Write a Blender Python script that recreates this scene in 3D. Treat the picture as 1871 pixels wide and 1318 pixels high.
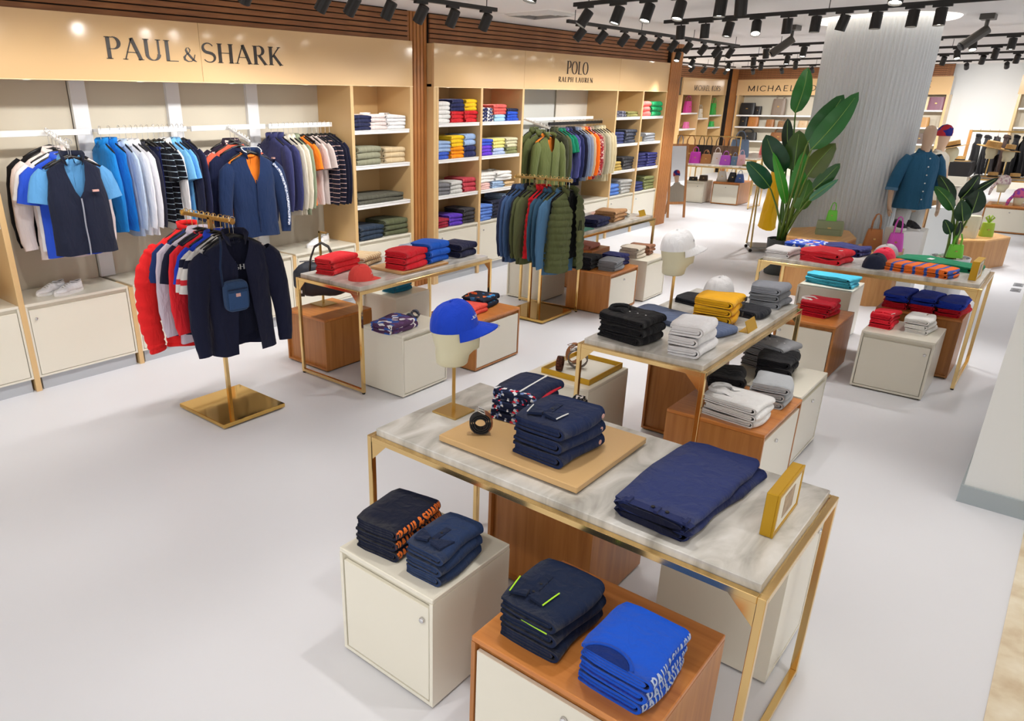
import bpy, math, random
from mathutils import Vector, Matrix, noise
from mathutils.bvhtree import BVHTree
R = math.radians
SC = bpy.context.scene
COL = SC.collection
for _o in list(bpy.data.objects): bpy.data.objects.remove(_o)

# ---------------------------------------------------------------- camera, world, exposure
cam_d = bpy.data.cameras.new('camera'); cam = bpy.data.objects.new('camera', cam_d); COL.objects.link(cam)
cam_d.sensor_fit = 'HORIZONTAL'; cam_d.sensor_width = 36.0; cam_d.lens = 36.0*1309.0/1871.0
cam_d.shift_x = (1871/2-789.7)/1871; cam_d.shift_y = (703.1-1318/2)/1871
cam_d.clip_end = 200; cam_d.clip_start = .05
cam.location = (0, 0, 2.2); cam.rotation_euler = (R(90-21.646), 0, -0.8448)
SC.camera = cam
W = bpy.data.worlds.new('world'); SC.world = W; W.use_nodes = True
W.node_tree.nodes['Background'].inputs[0].default_value = (1.0, .985, .975, 1)
W.node_tree.nodes['Background'].inputs[1].default_value = 1.1
SC.view_settings.view_transform = 'Standard'; SC.view_settings.look = 'None'
SC.view_settings.gamma = 1; SC.view_settings.use_curve_mapping = False
SC.view_settings.exposure = 0.2
LAMP_W = 46.0

# ---------------------------------------------------------------- materials
def lin(h):
    h = h.lstrip('#'); c = [int(h[i:i+2], 16)/255 for i in (0, 2, 4)]
    return tuple(x/12.92 if x <= .04045 else ((x+.055)/1.055)**2.4 for x in c)+(1,)
MC = {}
def mat(name, hx, rough=.5, metal=0., bump=0., bscale=200., var=0., vscale=6., emit=0., coat=0., trans=0., spec=.5, sheen=0.):
    if name in MC: return MC[name]
    m = bpy.data.materials.new(name); m.use_nodes = True; MC[name] = m
    nt = m.node_tree; b = nt.nodes['Principled BSDF']; c = lin(hx)
    b.inputs['Base Color'].default_value = c; b.inputs['Roughness'].default_value = rough
    b.inputs['Metallic'].default_value = metal; b.inputs['Specular IOR Level'].default_value = spec
    if coat: b.inputs['Coat Weight'].default_value = coat; b.inputs['Coat Roughness'].default_value = .08
    if sheen: b.inputs['Sheen Weight'].default_value = sheen
    if trans: b.inputs['Transmission Weight'].default_value = trans
    if emit:
        b.inputs['Emission Color'].default_value = c; b.inputs['Emission Strength'].default_value = emit
    if bump or var:
        tc = nt.nodes.new('ShaderNodeTexCoord')
    if var:
        n = nt.nodes.new('ShaderNodeTexNoise'); n.inputs['Scale'].default_value = vscale; n.inputs['Detail'].default_value = 4
        nt.links.new(tc.outputs['Object'], n.inputs['Vector'])
        mx = nt.nodes.new('ShaderNodeMix'); mx.data_type = 'RGBA'
        mx.inputs[6].default_value = tuple(x*(1-var) for x in c[:3])+(1,); mx.inputs[7].default_value = tuple(min(1, x*(1+var)) for x in c[:3])+(1,)
        nt.links.new(n.outputs['Fac'], mx.inputs[0]); nt.links.new(mx.outputs[2], b.inputs['Base Color'])
    if bump:
        n = nt.nodes.new('ShaderNodeTexNoise'); n.inputs['Scale'].default_value = bscale; n.inputs['Detail'].default_value = 2
        nt.links.new(tc.outputs['Object'], n.inputs['Vector'])
        bp = nt.nodes.new('ShaderNodeBump'); bp.inputs['Strength'].default_value = bump; bp.inputs['Distance'].default_value = .004
        nt.links.new(n.outputs['Fac'], bp.inputs['Height']); nt.links.new(bp.outputs['Normal'], b.inputs['Normal'])
    return m
def fab(hx):
    if 'cloth_'+hx in MC: return MC['cloth_'+hx]
    m = mat('cloth_'+hx, hx, .9, bump=.25, bscale=260, spec=.2, sheen=.08); nt = m.node_tree; b = nt.nodes['Principled BSDF']
    tc = nt.nodes.new('ShaderNodeTexCoord'); mp = nt.nodes.new('ShaderNodeMapping'); mp.inputs['Scale'].default_value = (1, 1, .35); nt.links.new(tc.outputs['Object'], mp.inputs['Vector'])
    n = nt.nodes.new('ShaderNodeTexNoise'); n.inputs['Scale'].default_value = 16; n.inputs['Detail'].default_value = 3; n.inputs['Distortion'].default_value = .8; nt.links.new(mp.outputs[0], n.inputs['Vector'])
    bp = nt.nodes.new('ShaderNodeBump'); bp.inputs['Strength'].default_value = .55; bp.inputs['Distance'].default_value = .03; nt.links.new(n.outputs['Fac'], bp.inputs['Height'])
    fine = [k for k in nt.nodes if k.bl_idname == 'ShaderNodeBump' and k != bp][0]; nt.links.new(bp.outputs[0], fine.inputs['Normal'])
    return m
def ramp_mat(name, stops, rough, coord='Object', kind='noise', scale=(1, 1, 1), nscale=3., detail=6, distort=0., rot=(0, 0, 0), coat=0., bump=0., interp='LINEAR', spec=.5):
    if name in MC: return MC[name]
    m = bpy.data.materials.new(name); m.use_nodes = True; MC[name] = m
    nt = m.node_tree; b = nt.nodes['Principled BSDF']; b.inputs['Roughness'].default_value = rough; b.inputs['Specular IOR Level'].default_value = spec
    if coat: b.inputs['Coat Weight'].default_value = coat; b.inputs['Coat Roughness'].default_value = .06
    tc = nt.nodes.new('ShaderNodeTexCoord'); mp = nt.nodes.new('ShaderNodeMapping')
    mp.inputs['Scale'].default_value = scale; mp.inputs['Rotation'].default_value = rot
    nt.links.new(tc.outputs[coord], mp.inputs['Vector'])
    if kind == 'noise':
        n = nt.nodes.new('ShaderNodeTexNoise'); n.inputs['Scale'].default_value = nscale; n.inputs['Detail'].default_value = detail; n.inputs['Distortion'].default_value = distort
        out = n.outputs['Fac']
    elif kind == 'wave':
        n = nt.nodes.new('ShaderNodeTexWave'); n.inputs['Scale'].default_value = nscale; n.inputs['Distortion'].default_value = distort; n.inputs['Detail'].default_value = detail
        n.bands_direction = 'Z'; out = n.outputs['Fac']
    elif kind == 'voronoi':
        n = nt.nodes.new('ShaderNodeTexVoronoi'); n.inputs['Scale'].default_value = nscale; out = n.outputs['Color']
        sp = nt.nodes.new('ShaderNodeSeparateColor'); nt.links.new(out, sp.inputs[0]); out = sp.outputs[0]
    nt.links.new(mp.outputs[0], n.inputs['Vector'])
    r = nt.nodes.new('ShaderNodeValToRGB'); r.color_ramp.interpolation = interp
    while len(r.color_ramp.elements) < len(stops): r.color_ramp.elements.new(.5)
    for e, (p, h) in zip(r.color_ramp.elements, stops): e.position = p; e.color = lin(h)
    nt.links.new(out, r.inputs[0]); nt.links.new(r.outputs[0], b.inputs['Base Color'])
    if bump:
        bp = nt.nodes.new('ShaderNodeBump'); bp.inputs['Strength'].default_value = bump; bp.inputs['Distance'].default_value = .003
        nt.links.new(out, bp.inputs['Height']); nt.links.new(bp.outputs[0], b.inputs['Normal'])
    return m
def stripe_mat(name, base, line, period, duty, axis=2):
    """printed stripes across the cloth, in the garment's own coordinates"""
    if name in MC: return MC[name]
    m = fab(base).copy(); m.name = name; MC[name] = m; nt = m.node_tree; b = nt.nodes['Principled BSDF']
    tc = nt.nodes.new('ShaderNodeTexCoord'); sp = nt.nodes.new('ShaderNodeSeparateXYZ'); nt.links.new(tc.outputs['Object'], sp.inputs[0])
    d = nt.nodes.new('ShaderNodeMath'); d.operation = 'DIVIDE'; d.inputs[1].default_value = period; nt.links.new(sp.outputs[axis], d.inputs[0])
    f = nt.nodes.new('ShaderNodeMath'); f.operation = 'FRACT'; nt.links.new(d.outputs[0], f.inputs[0])
    l = nt.nodes.new('ShaderNodeMath'); l.operation = 'LESS_THAN'; l.inputs[1].default_value = duty; nt.links.new(f.outputs[0], l.inputs[0])
    mx = nt.nodes.new('ShaderNodeMix'); mx.data_type = 'RGBA'; mx.inputs[6].default_value = lin(base); mx.inputs[7].default_value = lin(line)
    nt.links.new(l.outputs[0], mx.inputs[0]); nt.links.new(mx.outputs[2], b.inputs['Base Color'])
    return m
def print_mat(name, stops, scale=28., rough=.85, kind='voronoi', stretch=(1, 1, 1)):
    return ramp_mat(name, stops, rough, kind=kind, nscale=scale, interp='CONSTANT', scale=stretch, spec=.2)

M_floor = mat('pale_vinyl_floor', 'dfe0e5', .42, var=.025, vscale=1.3, spec=.35)
M_ceil = mat('ceiling_paint', 'efecea', .9)
M_wallw = mat('white_wall_paint', 'e9ebea', .8)
M_greige = mat('greige_panel', 'd5cdbb', .65)
M_tan = mat('tan_lacquer', 'dfbb85', .32, coat=.25)
M_fascia = mat('gloss_tan_fascia', 'e2bd8b', .12, coat=.35)
M_tray = mat('tan_tray', 'd7b07a', .4)
M_cream = mat('cream_lacquer', 'e9e4d4', .28, coat=.2)
M_creamedge = mat('cream_recess', 'd8cdb6', .5)
M_white = mat('white_enamel', 'f6f6f4', .35)
M_plinth = mat('grey_plinth', 'b9bdc2', .5)
M_gold = mat('polished_brass', 'e6c588', .16, metal=1.)
M_goldsat = mat('satin_brass', 'dcbb76', .3, metal=1.)
M_chrome = mat('chrome', 'd8d8da', .15, metal=1.)
M_black = mat('black_metal', '23211f', .45, spec=.4)
M_blackplastic = mat('black_plastic', '141416', .35)
M_lens = mat('lamp_lens_lit', 'fff8ea', .4, emit=12.)
M_lens.cycles.emission_sampling = 'NONE'   # its light comes from the lamp's own spot beam
M_slat = ramp_mat('walnut_slat', [(.25, '7d4f2b'), (.5, '945f35'), (.75, 'a56f40')], .5, scale=(.6, 6, 6), nscale=5, detail=5, distort=.6)
M_slatdark = mat('slat_gap', '1d120b', .9)
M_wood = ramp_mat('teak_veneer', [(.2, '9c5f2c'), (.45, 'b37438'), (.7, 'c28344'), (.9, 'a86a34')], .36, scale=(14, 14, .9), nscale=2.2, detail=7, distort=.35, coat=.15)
M_woodlit = ramp_mat('teak_veneer_lit_top', [(.2, 'b2682c'), (.45, 'c97d3a'), (.7, 'd58b47'), (.9, 'bd7233')], .33, scale=(14, .9, 14), nscale=2.2, detail=7, distort=.35, coat=.2)  # brighter than the sides: light on the cube tops is put into the colour
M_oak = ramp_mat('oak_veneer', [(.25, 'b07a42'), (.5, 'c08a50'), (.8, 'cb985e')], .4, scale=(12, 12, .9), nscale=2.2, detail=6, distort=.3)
M_marble = ramp_mat('grey_marble', [(.30, 'a09c94'), (.42, 'bcb9b1'), (.53, 'cecbc4'), (.68, 'dddbd6')], .2, scale=(1, 2.3, 1), nscale=3.4, detail=14, distort=1.1, rot=(0, 0, .7), coat=.15)
M_travert = ramp_mat('travertine', [(.3, 'c9b290'), (.5, 'dfd0b4'), (.7, 'ece2cc')], .4, nscale=7, detail=8)
M_letter = mat('dark_lettering', '2b211a', .3)
M_brassbox = mat('mustard_gold_frame', 'c79a1c', .38, metal=.35)
M_headform = mat('mannequin_head_cream', 'ded8b8', .55)
M_paper = mat('cream_paper', 'e9e5d8', .7)

# ---------------------------------------------------------------- mesh building
class MB:
    def __init__(s): s.v = []; s.f = []; s.m = []
    def add(s, vs, fs, mi=0):
        o = len(s.v); s.v += [tuple(v) for v in vs]; s.f += [tuple(i+o for i in f) for f in fs]; s.m += [mi]*len(fs)
    def box(s, x0, x1, y0, y1, z0, z1, mi=0, b=0.):
        if b <= 0:
            v = [(x, y, z) for z in (z0, z1) for y in (y0, y1) for x in (x0, x1)]
            s.add(v, [(0, 2, 3, 1), (4, 5, 7, 6), (0, 1, 5, 4), (2, 6, 7, 3), (0, 4, 6, 2), (1, 3, 7, 5)], mi); return
        # chamfered box: 24 verts
        b = min(b, (x1-x0)*.45, (y1-y0)*.45, (z1-z0)*.45)
        vs = []; idx = {}
        for ix, x in ((0, x0), (1, x1)):
            for iy, y in ((0, y0), (1, y1)):
                for iz, z in ((0, z0), (1, z1)):
                    sx, sy, sz = (b if ix == 0 else -b), (b if iy == 0 else -b), (b if iz == 0 else -b)
                    for k, p in enumerate(((x, y+sy, z+sz), (x+sx, y, z+sz), (x+sx, y+sy, z))):
                        idx[ix, iy, iz, k] = len(vs); vs.append(p)
        g = lambda *a: idx[a]; fs = []
        fs += [(g(0, 0, 0, 0), g(0, 0, 1, 0), g(0, 1, 1, 0), g(0, 1, 0, 0)), (g(1, 0, 0, 0), g(1, 1, 0, 0), g(1, 1, 1, 0), g(1, 0, 1, 0))]
        fs += [(g(0, 0, 0, 1), g(1, 0, 0, 1), g(1, 0, 1, 1), g(0, 0, 1, 1)), (g(0, 1, 0, 1), g(0, 1, 1, 1), g(1, 1, 1, 1), g(1, 1, 0, 1))]
        fs += [(g(0, 0, 0, 2), g(0, 1, 0, 2), g(1, 1, 0, 2), g(1, 0, 0, 2)), (g(0, 0, 1, 2), g(1, 0, 1, 2), g(1, 1, 1, 2), g(0, 1, 1, 2))]
        for a in (0, 1):
            for c in (0, 1):
                fs.append((g(0, a, c, 1), g(1, a, c, 1), g(1, a, c, 2), g(0, a, c, 2)))
                fs.append((g(a, 0, c, 0), g(a, 1, c, 0), g(a, 1, c, 2), g(a, 0, c, 2)))
                fs.append((g(a, c, 0, 0), g(a, c, 1, 0), g(a, c, 1, 1), g(a, c, 0, 1)))
        for k in idx:
            if k[3] == 0: fs.append((g(*k[:3], 0), g(*k[:3], 1), g(*k[:3], 2)))
        s.add(vs, fs, mi)
    def tube(s, pts, r, n=10, mi=0, caps=True, flat=None):
        """tube along pts; r a radius or a list; flat = (axis vector, factor) squashes the section"""
        pts = [Vector(p) for p in pts]; m = len(pts); rr = r if isinstance(r, (list, tuple)) else [r]*m
        vs = []; t0 = (pts[1]-pts[0]).normalized(); up = Vector((0, 0, 1)) if abs(t0.z) < .9 else Vector((0, 1, 0))
        if flat is not None: up = Vector(flat[0])
        u = up.cross(t0).normalized(); w = t0.cross(u).normalized()
        for i, p in enumerate(pts):
            t = ((pts[min(i+1, m-1)]-pts[max(i-1, 0)])).normalized()
            u = (u-t*u.dot(t)).normalized(); w = t.cross(u).normalized()
            for k in range(n):
                a = 2*math.pi*k/n; ru = rr[i]; rw = rr[i]*(flat[1] if flat is not None else 1)
                vs.append(p+u*math.cos(a)*ru+w*math.sin(a)*rw)
        fs = [(i*n+k, i*n+(k+1) % n, (i+1)*n+(k+1) % n, (i+1)*n+k) for i in range(m-1) for k in range(n)]
        if caps: fs += [tuple(range(n-1, -1, -1)), tuple((m-1)*n+k for k in range(n))]
        s.add(vs, fs, mi)
    def bar(s, a, b, w, h=None, mi=0):
        """square bar from a to b"""
        a, b = Vector(a), Vector(b); h = h or w; t = (b-a).normalized()
        up = Vector((0, 0, 1)) if abs(t.z) < .9 else Vector((0, 1, 0)); u = t.cross(up).normalized(); q = u.cross(t)
        vs = [p+u*su*w/2+q*sq*h/2 for p in (a, b) for su, sq in ((-1, -1), (1, -1), (1, 1), (-1, 1))]
        s.add(vs, [(3, 2, 1, 0), (4, 5, 6, 7), (0, 1, 5, 4), (1, 2, 6, 5), (2, 3, 7, 6), (3, 0, 4, 7)], mi)
    def rings(s, rings, mi=0, cap0=True, cap1=True, closed=True):
        n = len(rings[0]); vs = [p for r in rings for p in r]; fs = []
        for i in range(len(rings)-1):
            for k in range(n if closed else n-1):
                fs.append((i*n+k, i*n+(k+1) % n, (i+1)*n+(k+1) % n, (i+1)*n+k))
        if closed and cap0: fs.append(tuple(range(n-1, -1, -1)))
        if closed and cap1: fs.append(tuple((len(rings)-1)*n+k for k in range(n)))
        s.add(vs, fs, mi)
    def lathe(s, prof, n=20, c=(0, 0, 0), mi=0, sx=1., sy=1., cap0=True, cap1=True):
        s.rings([[(c[0]+r*sx*math.cos(2*math.pi*k/n), c[1]+r*sy*math.sin(2*math.pi*k/n), c[2]+z) for k in range(n)] for r, z in prof], mi, cap0, cap1)
    def prism(s, poly, z0, z1, mi=0):
        n = len(poly); vs = [(x, y, z0) for x, y in poly]+[(x, y, z1) for x, y in poly]
        s.add(vs, [tuple(range(n-1, -1, -1)), tuple(range(n, 2*n))]+[(i, (i+1) % n, n+(i+1) % n, n+i) for i in range(n)], mi)
    def xform(s, M):
        s.v = [tuple(M @ Vector(v)) for v in s.v]; return s
    def mesh(s, name, mats, smooth=False):
        me = bpy.data.meshes.new(name); me.from_pydata(s.v, [], s.f)
        for m in (mats if isinstance(mats, (list, tuple)) else [mats]): me.materials.append(m)
        if any(s.m): me.polygons.foreach_set('material_index', s.m)
        if smooth: me.polygons.foreach_set('use_smooth', [True]*len(me.polygons))
        me.update(); return me
    def build(s, name, mats, parent=None, loc=(0, 0, 0), rz=0., smooth=False):
        return put(name, s.mesh(name, mats, smooth), parent, loc, rz)
def put(name, me, parent=None, loc=(0, 0, 0), rz=0., mat=None, scale=None):
    o = bpy.data.objects.new(name, me); COL.objects.link(o); o.parent = parent; o.location = loc
    o.rotation_euler = rz if isinstance(rz, (tuple, list)) else (0, 0, rz)
    if scale is not None: o.scale = scale
    if mat is not None:
        o.material_slots[0].link = 'OBJECT'; o.material_slots[0].material = mat
    return o
LABELS = {}
def tag(o, label, cat, group=None):
    n = len(label.split())
    if n > 16: print('LONG LABEL', n, label)
    if label in LABELS and (not group or LABELS[label] != group): print('DUP LABEL', label)
    LABELS[label] = group
    o['label'] = label; o['category'] = cat
    if group: o['group'] = group
    return o
def thing(name, label, cat, loc=(0, 0, 0), rz=0., group=None):
    o = bpy.data.objects.new(name, None); COL.objects.link(o); o.location = loc; o.rotation_euler = (0, 0, rz); o.empty_display_size = .1
    return tag(o, label, cat, group)
def struct(o): o['kind'] = 'structure'; return o
def simple_box(name, dims, m, parent=None, b=0.):
    mb = MB(); mb.box(*dims, b=b); return mb.build(name, m, parent)
MESH = {}
def cached(key, fn):
    if key not in MESH: MESH[key] = fn()
    return MESH[key]
ORD = ['first', 'second', 'third', 'fourth', 'fifth', 'sixth', 'seventh', 'eighth', 'ninth', 'tenth', 'eleventh', 'twelfth', 'thirteenth', 'fourteenth', 'fifteenth', 'sixteenth', 'seventeenth', 'eighteenth']

# ---------------------------------------------------------------- lettering (own stroke font)
def _arc(cx, cy, rx, ry, a0, a1, n=14):
    return [(cx+rx*math.cos(R(a0+(a1-a0)*i/n)), cy+ry*math.sin(R(a0+(a1-a0)*i/n))) for i in range(n+1)]
def glyph(ch, T, t, serif):
    """strokes (points, widths) and advance for cap height 1; T thick, t thin"""
    S = []; h = t/2
    def ln(x0, y0, x1, y1, w): S.append(([(x0, y0), (x1, y1)], [w, w]))
    def sf(x, y, L=.26):
        if serif: ln(x-L/2, y, x+L/2, y, t)
    def crv(pts):
        n = len(pts); ws = []
        for i in range(n):
            a, b = pts[max(i-1, 0)], pts[min(i+1, n-1)]; d = math.hypot(b[0]-a[0], b[1]-a[1]) or 1
            ws.append(t+(T-t)*abs((b[1]-a[1])/d)**1.5)
        S.append((pts, ws))
    adv = .7
    if ch == 'P': ln(.16, 0, .16, 1, T); ln(.16, 1-h, .34, 1-h, t); ln(.16, .46, .34, .46, t); crv(_arc(.34, .73, .25, .27, 90, -90)); sf(.16, h); sf(.10, 1-h, .14); adv = .68
    elif ch == 'A': ln(.05, 0, .38, 1, t*1.3); ln(.37, 1, .70, 0, T); ln(.16, .34, .58, .34, t); sf(.05, h, .2); sf(.70, h, .24); adv = .78
    elif ch == 'U': ln(.14, .3, .14, 1, T); crv(_arc(.40, .3, .26, .3-h, 180, 360)); ln(.66, .3, .66, 1, max(t, T*.55) if serif else T); sf(.14, 1-h); sf(.66, 1-h, .22); adv = .82
    elif ch == 'L': ln(.16, 0, .16, 1, T); ln(.1, h, .62, h, t); sf(.16, 1-h); adv = .66
    elif ch == 'H': ln(.14, 0, .14, 1, T); ln(.66, 0, .66, 1, T); ln(.14, .52, .66, .52, t); [sf(x, y, .24) for x in (.14, .66) for y in (h, 1-h)]; adv = .82
    elif ch == 'R': ln(.16, 0, .16, 1, T); ln(.16, 1-h, .34, 1-h, t); ln(.16, .5, .34, .5, t); crv(_arc(.34, .75, .22, .25, 90, -90)); ln(.34, .5, .66, 0, T*.9); sf(.16, h); sf(.68, h, .16); sf(.10, 1-h, .14); adv = .74
    elif ch == 'K': ln(.16, 0, .16, 1, T); ln(.2, .4, .62, 1, t*1.4); ln(.3, .56, .68, 0, T*.9); sf(.16, h); sf(.16, 1-h); sf(.6, 1-h, .18); sf(.70, h, .18); adv = .76
    elif ch == 'O': crv(_arc(.42, .5, .36, .5-h, 90, 450, 28)); adv = .86
    elif ch == 'C': crv(_arc(.42, .5, .36, .5-h, 40, 320, 22)); adv = .78
    elif ch == 'E': ln(.16, 0, .16, 1, T); ln(.16, 1-h, .58, 1-h, t); ln(.16, .52, .5, .52, t); ln(.16, h, .6, h, t); sf(.12, h, .14); sf(.12, 1-h, .14); adv = .66
    elif ch == 'N': ln(.12, 0, .12, 1, t*1.3 if serif else T); ln(.12, 1, .68, 0, T); ln(.68, 0, .68, 1, t*1.3 if serif else T); sf(.12, h, .2); sf(.68, 1-h, .2); adv = .82
    elif ch == 'M': ln(.1, 0, .1, 1, T); ln(.1, 1, .44, .1, T*.9); ln(.44, .1, .78, 1, t*1.2); ln(.78, 0, .78, 1, T); adv = .9
    elif ch == 'I': ln(.16, 0, .16, 1, T); adv = .32
    elif ch == 'S':
        p = _arc(.30, .745, .235, .255-h, 25, 250, 12)+_arc(.33, .255, .255, .255-h, 80, -155, 12)
        n = len(p); S.append((p, [t+(T-t)*math.exp(-((i/(n-1)-.5)/.26)**2) for i in range(n)])); adv = .64
    elif ch == '&':
        p = [(.74, .5), (.66, .2), (.5, .04), (.3, .02), (.12, .14), (.1, .3), (.22, .48), (.42, .64), (.47, .8), (.38, .95), (.26, .92), (.22, .78), (.3, .58), (.5, .3), (.66, .1), (.8, .02)]
        n = len(p); ws = [t, t*1.3, t*1.6, t*2, T*.85, T*.9, t*1.4, t, t*1.3, t, t*1.2, T*.7, T*.95, T*.95, T*.8, t]
        S.append((p, ws)); adv = .88
    elif ch == ' ': adv = .4
    return S, adv
def glyph_mesh(ch, T, t, serif, sub=1):
    """2D quads of a glyph: (verts, faces)"""
    S, adv = glyph(ch, T, t, serif); vs = []; fs = []
    for pts, ws in S:
        if sub > 1:
            np_, nw = [], []
            for i in range(len(pts)-1):
                for k in range(sub):
                    a = k/sub; np_.append((pts[i][0]*(1-a)+pts[i+1][0]*a, pts[i][1]*(1-a)+pts[i+1][1]*a)); nw.append(ws[i]*(1-a)+ws[i+1]*a)
            pts, ws = np_+[pts[-1]], nw+[ws[-1]]
        o = len(vs); n = len(pts)
        for i, (p, w) in enumerate(zip(pts, ws)):
            a, b = pts[max(i-1, 0)], pts[min(i+1, n-1)]
            dx, dy = b[0]-a[0], b[1]-a[1]; d = math.hypot(dx, dy) or 1
            vs += [(p[0]-dy/d*w/2, p[1]+dx/d*w/2), (p[0]+dy/d*w/2, p[1]-dx/d*w/2)]
        fs += [(o+2*i, o+2*i+1, o+2*i+3, o+2*i+2) for i in range(n-1)]
    return vs, fs, adv
def text_width(txt, T, t, serif, gap=.06): return sum(glyph(c, T, t, serif)[1]+gap for c in txt)-gap
def sign(txt, width, height, T, t, serif, parent, origin, ux, uy, depth, m, gap=.06):
    """raised letters, one child mesh each; origin = lower left, ux/uy in-plane unit vectors"""
    ux, uy = Vector(ux), Vector(uy); nn = ux.cross(uy); tw = text_width(txt, T, t, serif, gap); sx = width/tw; x = 0
    for c in txt:
        vs, fs, adv = glyph_mesh(c, T, t, serif)
        if fs:
            mb = MB(); n = len(vs); V = []
            for z in (0, depth): V += [ux*((x+a)*sx)+uy*(b*height)+nn*z for a, b in vs]
            F = []
            for k, f in enumerate(fs):
                F += [tuple(i+n for i in f[::-1]), f]
                a, b, c2, d = f; F += [(a, d, d+n, a+n), (c2, b, b+n, c2+n)]
            mb.add(V, F); mb.build('letter', m, parent, origin)
        x += adv+gap
def cloth_print(txt, target_me, width, height, T, t, serif, m, parent, origin, ux, uy, proj, name='lettering', gap=.05, lift=.0015, sub=3):
    """flat print: glyphs dropped along proj onto the mesh, all in the parent's local space"""
    bvh = BVHTree.FromPolygons([v.co.copy() for v in target_me.vertices], [list(p.vertices) for p in target_me.polygons])
    ux, uy, pr = Vector(ux), Vector(uy), Vector(proj).normalized(); o = Vector(origin)
    tw = text_width(txt, T, t, serif, gap); sx = width/tw; x = 0; mb = MB()
    for c in txt:
        vs, fs, adv = glyph_mesh(c, T, t, serif, sub); V = []; ok = []
        for a, b in vs:
            p = o+ux*((x+a)*sx)+uy*(b*height); hit = bvh.ray_cast(p-pr*.3, pr, .6)
            ok.append(hit[0] is not None); V.append((hit[0]-pr*lift) if hit[0] is not None else p)
        mb.add(V, [f for f in fs if all(ok[i] for i in f)]); x += adv+gap
    return mb.build(name, m, parent)
# ================================================================ the room
YW = 5.97; YB = 6.52; ZC = 3.12; ZF0, ZF1 = 2.35, 2.81
def sbox(name, dims, m, parent=None, b=0.): 
    o = simple_box(name, dims, m, parent, b)
    if parent is None: struct(o)
    return o
sbox('floor', (-3, 26, -6, 10, -.05, 0), M_floor)
sbox('floor_stone', (-3, 4.80, -6, -.20, -.04, .004), M_travert)
sbox('ceiling', (-3, 26, -6, 10, ZC, ZC+.05), M_ceil)
sbox('wall_left', (-3, 13.9, YB+.03, YB+.1, 0, ZC), M_greige)
sbox('wall_return', (13.42, 13.5, YW+.02, 9.4, 0, ZC), M_greige)
sbox('wall_rear', (13.5, 25.2, 9.3+.55, 9.3+.65, 0, ZC), M_greige)
sbox('wall_far', (25.55, 25.65, -6, 10, 0, ZC), M_wallw)
wp = sbox('wall_right', (4.82, 7.4, -6, .116, 0, ZC), M_wallw)
sbox('baseboard_right', (4.805, 7.4, -6, .13, 0, .11), mat('grey_baseboard', 'aab4b8', .5))
# fluted column
def fluted():
    mb = MB(); n = 72; rings = []
    for z in (0, ZC):
        ring = []
        for k in range(n*4):
            a = 2*math.pi*k/(n*4); r = .605+(.012 if (k % 4) in (0, 1) else -.002)
            ring.append((r*math.cos(a), r*math.sin(a), z))
        rings.append(ring)
    mb.rings(rings); return mb
col = struct(fluted().build('wall_column', mat('column_white', 'dfe2e3', .7), None, (10.9, 2.335, 0)))
mb = MB(); mb.lathe([(.63, 0), (.76, .0), (.78, .02), (.63, .02)], 48); o = struct(mb.build('trim_column', mat('cove_light_ring', 'fff6ea', .5, emit=1.8), None, (10.9, 2.335, ZC-.02), smooth=False))
# ceiling diffuser (square cones)
d = thing('air_diffuser', 'white square air diffuser recessed in the ceiling', 'vent', (7.66, 5.15, ZC))
for k in range(4):
    s = .30-.065*k; mb = MB(); mb.rings([[(-s, -s, -.004), (s, -s, -.004), (s, s, -.004), (-s, s, -.004)], [(-s+.045, -s+.045, -.03+.004*k), (s-.045, -s+.045, -.03+.004*k), (s-.045, s-.045, -.03+.004*k), (-s+.045, s-.045, -.03+.004*k)]], cap0=False, cap1=(k == 3))
    mb.build('louvre', mat('diffuser_white', 'd9d6d2', .6), d)
mb = MB(); mb.rings([[(-.36, -.36, -.001), (.36, -.36, -.001), (.36, .36, -.001), (-.36, .36, -.001)], [(-.3, -.3, -.006), (.3, -.3, -.006), (.3, .3, -.006), (-.3, .3, -.006)]], cap0=False, cap1=False); mb.build('frame', M_white, d)
for i, (x, y) in enumerate(((11.72, .36), (11.36, .36))):
    o = thing('floor_outlet', 'small grey floor outlet plate, '+('farther' if i == 0 else 'nearer')+' of two by the right wall', 'outlet', (x, y, 0), group='floor outlets')
    mb = MB(); mb.box(-.1, .1, -.05, .05, 0, .006); mb.build('plate', mat('outlet_grey', '8b8d92', .4), o)
    mb = MB(); mb.box(-.07, .07, -.03, .03, .006, .009); mb.build('lid', mat('outlet_lid', '6c6e73', .4), o)

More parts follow.
